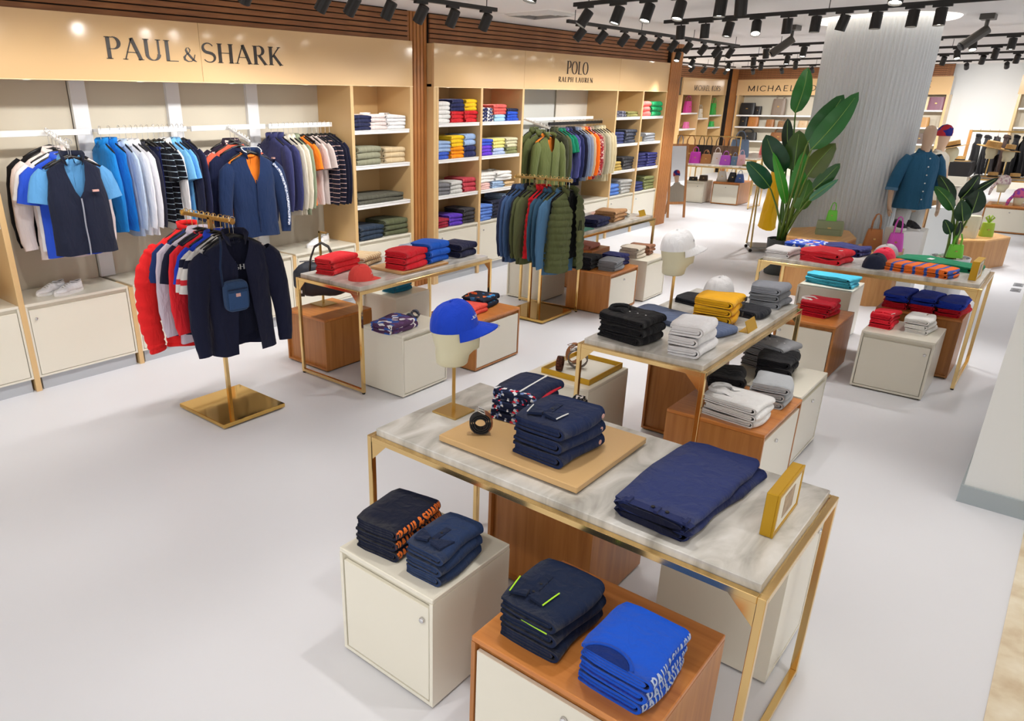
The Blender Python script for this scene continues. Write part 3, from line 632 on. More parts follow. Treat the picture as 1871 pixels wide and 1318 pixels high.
def rect_collar(name, parent, loc, rz, m, r=.055, h=.028, leaf=.06, placket=.16, bm=None, open_=35):
    """shirt collar standing on a folded shirt: band, two leaves and a buttoned placket, lying along +y -> -y"""
    mb = MB(); n = 12; rings = []
    for k in range(n+1):
        a = R(-90+open_+(360-2*open_)*k/n); ca, sa = math.cos(a), math.sin(a)
        rings.append([((r-.004)*ca, (r*.85-.004)*sa, 0), (r*ca, r*.85*sa, 0), ((r+.004)*ca, (r*.85+.006)*sa, h), ((r+.016)*ca, (r*.85+.02)*sa, .006), ((r+.010)*ca, (r*.85+.014)*sa, .004), ((r-.002)*ca, (r*.85-.002)*sa, h-.003)])
    mb.rings(rings)
    for s in (-1, 1):
        a = R(-90+s*open_); bx, by = r*math.cos(a), r*.85*math.sin(a)
        mb.add([(bx, by, h*.8), (bx+s*.022, by+.02, h*.6), (bx+s*.030, by-leaf*.75, .006), (bx-s*.006, by-leaf*.35, .008)], [(0, 1, 2, 3), (3, 2, 1, 0)])
    c2 = mb.build('collar', m, parent, loc, rz, True)
    if placket:
        mb = MB(); y0 = -r*.8; mb.box(-.013, .013, y0-placket, y0, .001, .004)
        pl = mb.build('placket', m, parent, loc, rz)
        mb = MB()
        for k in range(3): mb.lathe([(.005, .004), (.005, .006)], 8, (0, y0-.02-k*.055, 0))
        mb.build('button', bm or M_white, pl)
    return c2
def flat_collar(parent, loc, rz, m, trim, placket=.18, L=.10):
    """knit polo collar pressed flat: two pointed leaves round a dark neck, placket running to +x"""
    mb = MB(); e = MB()
    for sg in (-1, 1):
        P = [(.03, sg*.004), (.022, sg*.062), (L*.95, sg*.075), (L*.62, sg*.012)]
        Z = [.012, .004, .003, .006]; n = 4
        vs = [(x, y, z+.004) for (x, y), z in zip(P, Z)]+[(x, y, z-.006) for (x, y), z in zip(P, Z)]
        f = [(0, 1, 2, 3), (7, 6, 5, 4)]+[(k, (k+1) % n, n+(k+1) % n, n+k) for k in range(n)]
        mb.add(vs, f if sg < 0 else [q[::-1] for q in f])
        if trim:
            e = MB(); e.tube([(P[1][0], P[1][1], .009), ((P[1][0]+P[2][0])/2, (P[1][1]+P[2][1])/2, .0095), (P[2][0], P[2][1], .0085)], .0026, 6); e.build('collar_trim', trim, parent, loc, rz)
    c = mb.build('collar', m, parent, loc, rz)
    mb = MB(); mb.box(L*.5, L*.5+placket*.62, -.013, .013, -.002, .003); p = mb.build('placket', m, parent, loc, rz)
    mb = MB()
    for k in range(2): mb.lathe([(.005, .003), (.005, .0048)], 8, (L*.62+k*.05, 0, 0))
    mb.build('button', M_black, p)
    return c
def label_ok(s): return ' '.join(s.split())
GRP = 'folded garments'
def folded(kind, cname, hx, x, y, z, rz, w, d, h, label, seed=0, amp=.006, m=None, cat=None, group=None, plies=2):
    t = thing('folded_'+kind, label, cat or kind.replace('_', ' ').split()[-1], (x, y, z), rz, group)
    put('folded_cloth', fold_mesh(w, d, h, seed, amp, plies), t, mat=m or fab(hx)); return t
SEED = [0]
def stack(kind, items, x, y, z, where, w=.25, d=.33, h=.05, rz=0., amp=.006, jit=1., mats=None, group=None):
    """items bottom to top: (colour name, hex or material); returns the things"""
    out = []; rnd = random.Random(SEED[0]*31+5); n = len(items); zz = z
    for i, it in enumerate(items):
        cn, hx = it[0], it[1]; hh = it[2] if len(it) > 2 else h; SEED[0] += 1
        if n == 1: pos = 'lying on'
        elif i == n-1: pos = 'topmost in'
        elif i == 0: pos = 'lowest in'
        elif n == 3: pos = 'middle one in'
        else: pos = ORD[n-1-i]+' down in'
        lab = '%s folded %s, %s %s' % (cn, kind.replace('_', ' '), pos, where)
        m = hx if not isinstance(hx, str) else fab(hx)
        t = folded(kind, cn, '', x+rnd.uniform(-.006, .006)*jit, y+rnd.uniform(-.008, .008)*jit, zz, rz+R(rnd.uniform(-2.2, 2.2))*jit, w, d, hh, lab, SEED[0], amp, m, group=group or 'folded garments in stacks')
        zz += hh*.93; out.append(t)
    return out
def logo(parent, x, y, z, rz=0., m=None, s=.012):
    mb = MB(); mb.box(-s, s, -s*.7, s*.7, 0, .0012); return mb.build('logo_patch', m or M_paper, parent, (x, y, z), rz)

# ================================================================ hanging garments
def ring_garment(levels, seed, N=30, fold=.012, gap=None, puff=None, zsub=None):
    """body shell; levels (z, halfwidth, halfthick); gap(z) half opening of the front in metres; puff = ridge pitch"""
    lv = []
    step = .008 if puff else .045
    for (z0, w0, t0), (z1, w1, t1) in zip(levels, levels[1:]):
        n = max(1, int(abs(z1-z0)/step))
        for k in range(n):
            a = k/n; s = a*a*(3-2*a) if not puff else a
            lv.append((z0+(z1-z0)*a, w0+(w1-w0)*a, t0+(t1-t0)*a))
    lv.append(levels[-1]); ztop, zbot = levels[0][0], levels[-1][0]; rings = []
    for z, w, t in lv:
        u = (ztop-z)/(ztop-zbot); g = gap(z) if gap else 0.; ring = []
        if puff: b = abs(math.sin(math.pi*(ztop-z)/puff)); k_ = .009*b**.7 if u > .06 else 0; w += k_; t += k_*1.5
        ga = math.asin(min(.95, g/max(w, .01)))
        for k in range(N+1):
            a = -math.pi/2+ga+(2*math.pi-2*ga)*k/N; c, s = math.cos(a), math.sin(a)
            x = w*math.copysign(abs(c)**.8, c); y = t*math.copysign(abs(s)**.85, s)
            fl = fold*min(1, u*1.6)*(math.sin(x*27+seed*1.7+u*1.3)*.6+math.sin(x*55+seed*2.9-u*2)*.4)
            y += fl*(1 if s < 0 else -.6)
            x += .006*noise.noise(Vector((seed, z*9, k*.3)))
            y += .010*noise.noise(Vector((x*6+seed, z*7, s*2)))*min(1, u*3)
            ring.append((x, y, z+(.006*math.sin(x*20+seed) if u > .97 else 0)))
        rings.append(ring)
    mb = MB(); mb.rings(rings, closed=False); return mb
def sleeve_mb(side, long_, seed, w0=.205, z0=-.075, puff=False, out=0.):
    s = side; rnd = random.Random(seed*5+side)
    if long_: pts = [(.185, .0, z0-.01), (.225, 0, z0-.07), (.252+out, -.005, z0-.17), (.272+out, -.012, z0-.30), (.282+out, -.02, z0-.43), (.278+out*.8, -.03, z0-.55), (.272+out*.7, -.035, z0-.61)]; rr = [.05, .078, .074, .066, .060, .052, .046]
    else: pts = [(.185, 0, z0-.01), (.222, 0, z0-.07), (.248, 0, z0-.15), (.268, -.004, z0-.24)]; rr = [.05, .078, .078, .080]
    P = []; RR = []
    sub = 8 if puff else 2
    for i in range(len(pts)-1):
        for k in range(sub):
            a = k/sub; P.append([pts[i][j]*(1-a)+pts[i+1][j]*a for j in range(3)]); r = rr[i]*(1-a)+rr[i+1]*a
            if puff: r += .009*abs(math.sin(math.pi*((i*sub+k)/4.)))**.7
            RR.append(r)
    P.append(list(pts[-1])); RR.append(rr[-1]); n = len(P)
    P = [(s*p[0]+.004*noise.noise(Vector((i, seed, 1))), p[1]+.006*noise.noise(Vector((i*.8, seed, 4))), p[2]) for i, p in enumerate(P)]
    mb = MB(); mb.tube(P, RR, 12, caps=False, flat=((0, 1, 0), .62)); 
    # crumple
    mb.v = [(x+.006*noise.noise(Vector((x*25, z*22, seed))), y+.008*noise.noise(Vector((x*20+5, z*25, seed))), z) for x, y, z in mb.v]
    return mb
def neck_collar(kind, seed):
    mb = MB(); n = 14; rings = []; op = {'stand': 16, 'polo': 14, 'crew': 0, 'shirt': 12, 'hood': 10}[kind]; hh = {'stand': .055, 'polo': .035, 'crew': .012, 'shirt': .038, 'hood': .05}[kind]
    for k in range(n+1):
        a = R(-90+op+(360-2*op)*k/n); c, s = math.cos(a), math.sin(a); dz = -.025*max(0, -s)
        if kind == 'stand': sec = [(.072, 0), (.078, hh), (.072, hh), (.064, 0)]
        elif kind == 'crew': sec = [(.083, -.008), (.078, .012), (.070, .010), (.072, -.008)]
        else: sec = [(.070, 0), (.076, hh), (.100, -.012), (.094, -.014), (.070, hh-.006), (.064, 0)]
        rings.append([(r*c, r*s*.72+(.006*s), z+dz) for r, z in sec])
    mb.rings(rings, cap0=True, cap1=True); return mb
LV = {
    'top': lambda L, t: [(0.004, .070, .05), (-.022, .115, .052), (-.05, .172, .047), (-.078, .206, .044*t), (-.15, .206, .055*t), (-.25, .205, .064*t), (-L*.7, .206, .068*t), (-L, .216, .072*t)],
    'vest': lambda L, t: [(0.004, .070, .05), (-.022, .115, .052), (-.05, .165, .045), (-.082, .196, .036*t), (-.15, .192, .05*t), (-.235, .212, .06*t), (-.28, .224, .062*t), (-L*.7, .228, .066*t), (-L, .235, .068*t)],
}
GM = {}
def gmesh(kind, part, seed):
    """shared part meshes of a hanging garment"""
    k = (kind, part, seed % 4)
    if k in GM: return GM[k]
    s = seed % 4; L = {'jacket': .70, 'shirt': .76, 'tee': .68, 'polo': .70, 'sweater': .68, 'vest': .70, 'puffer': .68, 'puffer_vest': .68, 'long_coat': .82}[kind]
    base = 'vest' if 'vest' in kind else 'top'; th = 1.25 if 'puffer' in kind else 1.
    if part == 'body': mb = ring_garment(LV[base](L, th), s+hash(kind) % 1*0+len(kind)*3, puff=.055 if 'puffer' in kind else None, fold=.010 if kind in ('puffer', 'puffer_vest') else .013)
    elif part in ('sl', 'sr'): mb = sleeve_mb(-1 if part == 'sl' else 1, kind not in ('tee', 'polo'), s+len(kind), puff='puffer' in kind, out=.035 if 'puffer' in kind else 0.)
    elif part == 'collar': mb = neck_collar({'jacket': 'stand', 'shirt': 'shirt', 'tee': 'crew', 'polo': 'polo', 'sweater': 'crew', 'vest': 'stand', 'puffer': 'stand', 'puffer_vest': 'stand', 'long_coat': 'hood'}[kind], s)
    GM[k] = mb.mesh(part, fab('888888'), True); return GM[k]
def hanger_meshes():
    mb = MB(); mb.tube([(0, 0, -.105), (0, 0, -.03), (.004, 0, -.016)]+[(.021*math.cos(R(a)), 0, .0+.021*math.sin(R(a))) for a in (200, 150, 100, 60, 20, -10, -40)], .0022, 6); hk = mb.mesh('hook', M_chrome)
    mb = MB(); mb.tube([(-.2, 0, -.185), (-.14, 0, -.155), (-.06, 0, -.122), (0, 0, -.106), (.06, 0, -.122), (.14, 0, -.155), (.2, 0, -.185)], [.006, .012, .013, .013, .013, .012, .006], 8, flat=((0, 1, 0), .55)); ar = mb.mesh('shoulder_bar', M_blackplastic, True)
    mb = MB(); mb.bar((-.17, 0, -.19), (.17, 0, -.19), .008); lo = mb.mesh('lower_bar', M_blackplastic)
    return hk, ar, lo
HM = hanger_meshes()
def hanger(x, y, z, rz, label, bar=False, hook_m=None):
    t = thing('clothes_hanger', label, 'hanger', (x, y, z), rz, 'hangers on the rails and racks')
    put('hook', HM[0], t, mat=hook_m); put('shoulder_bar', HM[1], t)
    if bar: put('lower_bar', HM[2], t)
    return t
NAMES = {'jacket': 'jacket', 'shirt': 'shirt', 'tee': 't-shirt', 'polo': 'polo shirt', 'sweater': 'sweater', 'vest': 'gilet', 'puffer': 'puffer jacket', 'puffer_vest': 'puffer gilet', 'long_coat': 'hooded jacket', 'trousers': 'trousers', 'shorts': 'shorts'}
def trousers_mesh(short, seed):
    def make():
        L = .34 if short else .52; mb = MB(); rings = []; n = 9
        for k in range(n):
            z = -L*k/(n-1); w = .19-.02*k/(n-1); t = .022+.006*math.sin(k*1.1+seed); ring = []
            for j in range(20):
                a = 2*math.pi*j/20; c, s = math.cos(a), math.sin(a); ring.append((w*math.copysign(abs(c)**.6, c)+.008*math.sin(z*9+seed), t*s+.008*math.sin(c*7+z*6+seed)*abs(c), z))
            rings.append(ring)
        mb.rings(rings); return mb.mesh('leg_panel', fab('888888'), True)
    return cached(('trs', short, seed % 3), make)
def hang(kind, cname, hx, x, y, z, rz, where, seed, thick=1., collar_m=None, sleeve_m=None, scale=1., dz=-.125, hookm=None, group='garments on hangers', patch=None, sleeves=True):
    """one garment on one hanger from a rail point (x, y, z)"""
    m = hx if not isinstance(hx, str) else fab(hx); nm = NAMES[kind]; lab = '%s %s%s' % (cname, nm, where)
    hanger(x, y, z, rz, 'hanger with the '+lab, bar=kind in ('trousers', 'shorts'), hook_m=hookm)
    t = thing('hanging_'+nm.replace(' ', '_').replace('-', '_'), lab, nm.split()[-1] if kind != 'tee' else 't-shirt', (x, y, z+dz), rz, group)
    if kind in ('trousers', 'shorts'):
        put('leg_panel', trousers_mesh(kind == 'shorts', seed), t, (0, 0, -.062), mat=m, scale=(scale, thick, scale))
        mb = MB(); mb.box(-.185, .185, -.014*thick, .014*thick, -.062, -.03); mb.build('waistband', m, t); return t
    sc = (scale, thick, scale)
    put('body', gmesh(kind, 'body', seed), t, mat=m, scale=sc); put('collar', gmesh(kind, 'collar', seed), t, mat=collar_m or m, scale=(1, max(thick, .75), 1))
    if 'vest' not in kind and sleeves:
        for p in ('sl', 'sr'): put('sleeve', gmesh(kind, p, seed), t, mat=sleeve_m or m, scale=sc)
    if kind in ('shirt',):
        mb = MB()
        for k in range(6): mb.lathe([(.005, 0), (.005, .003)], 8, (0, 0, 0)); 
        mb.v = []; mb.f = []; mb.m = []
        for k in range(6):
            zz = -.06-k*.1
            mb.box(-.005, .005, -.066*thick-.012, -.066*thick-.004, zz-.005, zz+.005)
        mb.build('button', M_paper, t)
    if patch:
        mb = MB(); mb.box(.075, .105, -.075*thick-.014, -.06*thick, -.19, -.175); mb.build('logo_patch', patch, t)
    return t
# face-out garment with an open front
def open_front(name, kindname, label, cat, hx, x, y, z, rz, depth_open, L=.70, sleeves=True, seed=1, zip_m=None, collar='stand', wopen=.055, group='garments on hangers', scale=1., sleeve_m=None, dz=-.125, puff=None, gap_to_hem=0., trim=None):
    m = hx if not isinstance(hx, str) else fab(hx)
    hanger(x, y, z, rz, 'hanger with the '+label)
    t = thing(name, label, cat, (x, y, z+dz), rz, group)
    base = 'top' if sleeves else 'vest'
    gap = lambda zz: (max(.0, wopen*(1-max(0, -zz)/depth_open)**.8) if -zz < depth_open else 0.)+gap_to_hem*max(0, -zz-.02)
    mb = ring_garment(LV[base](L, 1.35 if puff else 1.15), seed, gap=gap, fold=.012, N=40, puff=puff); b = mb.build('body', m, t, smooth=True); b.scale = (scale,)*3
    if sleeves:
        for s in (-1, 1): sm = sleeve_mb(s, True, seed+3, puff=bool(puff)); o = sm.build('sleeve', m, t, smooth=True); o.scale = (scale,)*3
    # collar: two flaps rising from the V
    mb = MB(); n = 16; rings = []
    for k in range(n+1):
        a = R(-90+42+(360-84)*k/n); c, s = math.cos(a), math.sin(a); front = max(0, -s)
        r = .072+.012*front; hh = .062; dzz = -.05*front
        rings.append([(r*c, r*.8*s-.012*front, dzz-.004), ((r+.012+.02*front)*c, (r+.012)*.8*s-.030*front, dzz+hh), ((r+.006+.02*front)*c, (r+.006)*.8*s-.03*front, dzz+hh), ((r-.006)*c, (r-.006)*.8*s-.012*front, dzz-.004)])
    mb.rings(rings); mb.build('collar', m, t, smooth=True)
    if trim: mb = MB(); mb.tube([r[1] for r in rings], .005, 6); mb.build('collar_trim', trim, t, smooth=True)
    if zip_m:
        mb = MB(); z0, z1 = -depth_open, -L+.01; n = 10
        pts = [(0.002*math.sin(i), -.080-.003*i/n, z0+(z1-z0)*i/n) for i in range(n+1)]
        mb.tube(pts, .006, 6); mb.build('zip', zip_m, t)
    return t
# ================================================================ rails and racks
def wall_rail(label, x0, x1, z=1.985, y=6.22, notch=False, m=None):
    t = thing('hanging_rail', label, 'rail', ((x0+x1)/2, y, z), group='white wall rails'); L = x1-x0
    mb = MB(); mb.box(-L/2, L/2, -.012, .012, -.045, 0, b=.002); mb.build('bar', m or M_white, t)
    for s in (-1, 1):
        mb = MB(); mb.box(s*(L/2-.08)-.01, s*(L/2-.08)+.01, .012, YB-.02-y, -.035, -.01); mb.build('bracket', M_white, t)
    return t
def faceout(label, x, y0, z0, y1, z1, n=8):
    t = thing('faceout_arm', label, 'display arm', (x, y0, z0)); mb = MB(); a = Vector((0, 0, 0)); b = Vector((0, y1-y0, z1-z0)); mb.bar(a, b, .018, .022); mb.build('arm', M_white, t)
    for k in range(n):
        p = a.lerp(b, (k+.5)/n); mb = MB(); mb.lathe([(.006, 0), (.006, .022), (.009, .024)], 8, tuple(p+Vector((0, 0, .01)))); mb.build('peg', M_white, t)
wall_rail('white rail holding the leftmost sloping arm', 2.02, 2.785)
wall_rail('white rail with two royal blue gilets', 2.852, 3.657)
wall_rail('white rail holding the sloping arm with the track jacket', 3.707, 4.517)
wall_rail('white rail with orange t-shirt beside the tan panel', 4.562, 5.38)
wall_rail('white rail at the back of the olive hanging bay', 8.99, 11.03, 1.965, 6.30)
wall_rail('dark rail carrying the olive to cream hanging row', 9.55, 11.12, 1.90, 6.18, m=M_blackplastic)
faceout('white sloping arm with the navy gilet at its end', 2.426, 6.20, 1.975, 5.82, 1.875)
faceout('white sloping arm with the blue track jacket at its end', 4.073, 6.20, 1.965, 5.86, 1.85)
faceout('white sloping arm with the olive hooded jackets', 9.06, 6.28, 1.95, 5.85, 1.84)

NAVY = '1d2138'; NAVYB = '23305a'; STR1 = stripe_mat('navy_white_stripe', '10131f', 'b9cfe0', .047, .12); STR2 = stripe_mat('navy_pink_stripe', '1a1a2c', 'd8b3ab', .047, .13)
FLOR = print_mat('navy_floral', [(0, '2b2233'), (.86, 'd9c6c0')], 55); CHECK = print_mat('red_check', [(0, 'a8343c'), (.55, 'd9b9b0'), (.8, '7a2630')], 60)
TEALST = stripe_mat('violet_stripe', '3a3f78', '6a6aa8', .02, .4, 0)
PINKP = mat('pink_patch', 'd9a9a0', .7)
# leftmost arm (front faces the room)
arm1 = [('sweater', 'black', '17161a'), ('shirt', 'pale pink', 'e9dcd8'), ('tee', 'plain white', 'f2f2f4'), ('polo', 'royal blue', '2f56cf')]
for i, (k, c, h) in enumerate(arm1):
    a = (i+.6)/6; hang(k, c, h, 2.426, 6.20-.38*a, 1.985-.10*a, R(-14+2*i), ' on the leftmost sloping arm', i, thick=.7, scale=1.08)
hang('polo', 'light blue', '5f9fd6', 2.426, 5.84, 1.915, R(-8), ' worn inside the front navy gilet', 2, thick=.75, scale=1.0, collar_m=fab('6ba9dc'))
G = open_front('hanging_gilet', 'gilet', 'navy front-facing gilet with grey zip over a light blue polo', 'gilet', '1f2437', 2.426, 5.80, 1.91, R(-8), .28, L=.72, sleeves=False, zip_m=mat('grey_zip', '9ba0ad', .4), wopen=.07, scale=.98)
mb = MB(); mb.box(.085, .13, -.105, -.085, -.235, -.22); mb.build('logo_patch', PINKP, G)
def row(items, xs, y, z, rz, where, side='left', thick=.42, dz=-.125, jz=2., hookm=None):
    for i, it in enumerate(items):
        k, c, h = it[:3]; rnd = random.Random(i*13+int(y*100)+int(xs[0]*10)); kw = it[3] if len(it) > 3 else {}
        hang(k, c, h, xs[i], y, z, rz+R(rnd.uniform(-3, 7)*jz/2), ', %s from the %s on %s' % (ORD[i], side, where), i+3, **dict(dict(thick=thick, dz=dz, hookm=hookm), **kw))
R2 = [2.87, 2.945, 3.03, 3.085, 3.135, 3.185, 3.235, 3.285, 3.34, 3.385, 3.43, 3.475, 3.52, 3.57, 3.62]
row([('vest', 'bright blue', '1f86d6', dict(thick=.8, patch=M_black)), ('vest', 'bright blue', '1c7fd8', dict(thick=.6, patch=M_black)), ('shirt', 'pale blue', 'bcd0ea'), ('shirt', 'crisp white', 'f0f1f6'), ('shirt', 'crisp white', 'ebecf2'),
     ('sweater', 'charcoal navy', '2b2b3a', dict(patch=PINKP)), ('trousers', 'dark navy', '252b52'), ('trousers', 'royal navy', '27367c'), ('tee', 'navy white-striped', STR1), ('tee', 'navy white-striped', STR1),
     ('shirt', 'off-white', 'e9e9ea'), ('polo', 'sky blue', '79bdec'), ('polo', 'sky blue', '6db3ea'), ('sweater', 'dark navy', '20233c'), ('sweater', 'dark navy', '242848')], R2, 6.22, 1.985, R(-90), 'the gilet rail')
arm3 = [('shirt', 'navy floral', FLOR), ('sweater', 'coral', 'f0694f'), ('sweater', 'dark navy', '1c2342')]
for i, (k, c, h) in enumerate(arm3):
    a = (i+.6)/5; hang(k, c, h, 4.073, 6.20-.34*a, 1.972-.115*a, R(-16+2*i), ' on the track jacket arm', i+2, thick=.7, scale=1.02)
hang('tee', 'orange', 'f5842a', 4.073, 5.90, 1.87, R(-10), ' inside the front blue track jacket', 1, thick=.7, sleeves=False)
G = open_front('hanging_track_jacket', 'jacket', 'blue front-facing track jacket with white sleeve tape over orange', 'jacket', '1c2e52', 4.073, 5.86, 1.86, R(-10), .22, L=.70, zip_m=fab('1a2a4c'), wopen=.06, scale=1.06, trim=M_white)
for s in (1,):
    mb = MB(); mb.tube([(.20, -.045, -.085), (.262, -.05, -.16), (.305, -.055, -.30), (.318, -.065, -.45), (.312, -.075, -.58), (.30, -.08, -.66)], [.012]*6, 8, flat=((0, 1, 0), .3)); mb.build('sleeve_tape', print_mat('white_tape', [(0, 'd8dde8'), (.6, '5a6a92')], 160), G)
R4 = [4.59, 4.67, 4.745, 4.80, 4.86, 4.93, 4.99, 5.05, 5.11, 5.17, 5.23, 5.29, 5.35]
row([('jacket', 'indigo', '353863', dict(thick=.8, patch=PINKP)), ('jacket', 'indigo', '383b68', dict(thick=.6, patch=PINKP)), ('shirt', 'cream', 'ddd5c4'), ('shirt', 'cream', 'e3dccb'), ('shirt', 'sage green', '8f9a80'),
     ('tee', 'bright orange', 'fb8326', dict(thick=.55)), ('shorts', 'black', '1c1a22'), ('tee', 'pinkish grey', 'd3c3bf', dict(thick=.55)), ('tee', 'stone', 'cdbfba'), ('sweater', 'navy pink-striped', STR2), ('sweater', 'navy pink-striped', STR2), ('sweater', 'inky navy', '17182c'), ('sweater', 'inky navy', '1b1c33')], R4, 6.22, 1.975, R(-90), 'the tan-panel rail')
# olive bay
for i, (k, c, h) in enumerate([('long_coat', 'olive', '545c34'), ('long_coat', 'olive', '586038')]):
    hang(k, c, h, 9.06, 6.10-.11*i, 1.925-.03*i, R(-12), ', %s from the wall on the olive arm' % ORD[i], i, thick=.6, scale=1.05)
hang('polo', 'orange', 'f08a2c', 9.07, 5.90, 1.86, R(-10), ' inside the front olive jacket', 2, thick=.7, sleeves=False)
G = open_front('hanging_hooded_jacket', 'jacket', 'olive front-facing hooded jacket over an orange polo', 'jacket', '616a3c', 9.07, 5.85, 1.85, R(-10), .20, L=.86, zip_m=fab('5b6338'), wopen=.065, scale=1.06)
RO = [9.60+i*.094 for i in range(17)]
row([('jacket', 'dark olive', '3b3d2c', dict(thick=.9)), ('jacket', 'olive green', '555a3c'), ('polo', 'emerald green', '157a5e'), ('polo', 'emerald green', '127a58'), ('shirt', 'violet striped', TEALST), ('shirt', 'navy', '262c58'), ('long_coat', 'black navy', '15172c'), ('shirt', 'dusty blue', '6f7c98'), ('shirt', 'grey blue', '8a90a0'),
     ('shirt', 'beige', 'c8ac8a'), ('shirt', 'vivid orange', 'f4701f'), ('shirt', 'red checked', CHECK), ('shirt', 'taupe', 'a8927c'), ('shirt', 'khaki grey', '9a947c'), ('shirt', 'pale stone', 'c9c0a6'), ('long_coat', 'cream', 'd8caa4'), ('long_coat', 'cream', 'dbcda8')], RO, 6.18, 1.905, R(-90), 'the olive bay rail', thick=.7)

# free-standing brass racks
def rack(label, x, y, z, ylen, bx0, bx1, by0, by1, poles):
    t = thing('garment_rack', label, 'garment rack', (x, y, 0))
    mb = MB(); mb.box(bx0-x, bx1-x, by0-y, by1-y, .012, .042, b=.003); mb.build('base_plate', mat('mirror_brass', 'dcb566', .07, metal=1.), t)
    mb = MB(); mb.box(bx0-x+.03, bx1-x-.03, by0-y+.03, by1-y-.03, 0, .012); mb.build('base_pad', M_blackplastic, t)
    for px, py in poles:
        mb = MB(); mb.box(px-x-.013, px-x+.013, py-y-.013, py-y+.013, .04, z-.012); mb.build('pole', M_gold, t)
    mb = MB(); mb.box(-.013, .013, -ylen/2, ylen/2, -.026, 0, b=.002); mb.build('bar', M_goldsat, t, (0, 0, z))
    for s in (-1, 1):
        mb = MB(); mb.lathe([(.022, -.008), (.022, .008)], 12); o = mb.build('bar_end', M_gold, t, (0, s*ylen/2, z-.013)); o.rotation_euler = (math.pi/2, 0, 0)
    for k in range(10):
        mb = MB(); mb.lathe([(.005, 0), (.005, .016)], 6, (0, -ylen/2+ylen*(k+.5)/10, z)); mb.build('peg', M_gold, t)
rack('brass rack with square mirror base holding the red puffer jacket', 2.763, 4.57, 1.455, .62, 2.49, 3.03, 4.20, 4.80, [(2.763, 4.53)])
rack('brass rack with square base holding the olive puffer gilet', 6.5, 4.24, 1.46, .68, 6.2, 6.78, 3.95, 4.50, [(6.5, 4.20), (6.5, 4.33)])
HG = mat('brass_hook', 'd2ab60', .3, metal=1.)
def rackhang(items, x, y0, dy, z, where, thick=.75):
    for i, it in enumerate(items):
        k, c, h = it[:3]; kw = it[3] if len(it) > 3 else {}
        hang(k, c, h, x, y0+dy*i, z, R(-6+random.Random(i*3+int(x)).uniform(-5, 5)), ', %s from the wall on the %s' % (ORD[i], where), i, **dict(dict(thick=thick, hookm=HG), **kw))
STR3 = mat('x', '000000'); 
rackhang([('puffer', 'red', 'f02a2c', dict(scale=1.24, thick=1.1)), ('tee', 'navy blue', '24386c', dict(scale=1.1)), ('shirt', 'pale lilac', 'cfc3d2', dict(scale=1.06)), ('tee', 'navy with red shoulders', '1a1d33', dict(scale=1.06, collar_m=fab('e02c34'))), ('sweater', 'bright red', 'ea2a33'), ('polo', 'cobalt blue', '2747c8')], 2.763, 4.84, -.072, 1.455, 'puffer rack', thick=.65)
BANDS = None
def band_mat(name, stops):
    """knitted bands at set heights of the garment"""
    m = fab('1a1d33').copy(); m.name = name; nt = m.node_tree; b = nt.nodes['Principled BSDF']; tc = nt.nodes.new('ShaderNodeTexCoord'); sp = nt.nodes.new('ShaderNodeSeparateXYZ'); nt.links.new(tc.outputs['Object'], sp.inputs[0])
    mp = nt.nodes.new('ShaderNodeMapRange'); mp.inputs[1].default_value = 0; mp.inputs[2].default_value = -.8; nt.links.new(sp.outputs[2], mp.inputs[0])
    r = nt.nodes.new('ShaderNodeValToRGB'); r.color_ramp.interpolation = 'CONSTANT'
    while len(r.color_ramp.elements) < len(stops): r.color_ramp.elements.new(.5)
    for e, (p, h) in zip(r.color_ramp.elements, stops): e.position = p; e.color = lin(h)
    nt.links.new(mp.outputs[0], r.inputs[0]); nt.links.new(r.outputs[0], b.inputs['Base Color']); return m
BAND = band_mat('navy_white_red_bands', [(0, 'd9d6d4'), (.13, '1a1d33'), (.19, 'e4e0dc'), (.27, 'e0323c'), (.31, 'e4e0dc'), (.38, '1a1d33')])
hang('tee', 'navy, white and red banded', BAND, 2.763, 4.40, 1.455, R(-4), ', farther of two on the puffer rack', 1, thick=.65, hookm=HG, scale=1.12)
hang('tee', 'navy, white and red banded', BAND, 2.763, 4.345, 1.455, R(-4), ', nearer of two on the puffer rack', 2, thick=.65, hookm=HG, scale=1.12)
T = hang('tee', 'dark navy printed', '171a2e', 2.763, 4.30, 1.455, R(-8), ' inside the front navy zip jacket', 3, thick=.95, hookm=HG, scale=1.0, sleeves=False)
bm = gmesh('tee', 'body', 3)
cloth_print('PAUL', bm, .10, .03, .2, .1, True, mat('print_blue', '2f5fd0', .8), T, (-.165, -.2, -.255), (.93, 0, .36), (-.36, 0, .93), (0, 1, 0))
cloth_print('&SH', bm, .115, .035, .2, .1, True, mat('print_white', 'eeeeee', .8), T, (-.055, -.2, -.215), (1, 0, 0), (0, 0, 1), (0, 1, 0))
cloth_print('ARK', bm, .11, .03, .2, .1, True, mat('print_red', 'd8263a', .8), T, (.067, -.2, -.21), (.93, 0, -.36), (.36, 0, .93), (0, 1, 0))
G = open_front('hanging_zip_jacket', 'jacket', 'navy zip jacket with open front on the puffer rack', 'jacket', '1b1e35', 2.763, 4.255, 1.455, R(-8), .14, L=.70, wopen=.075, scale=1.13, gap_to_hem=.085)
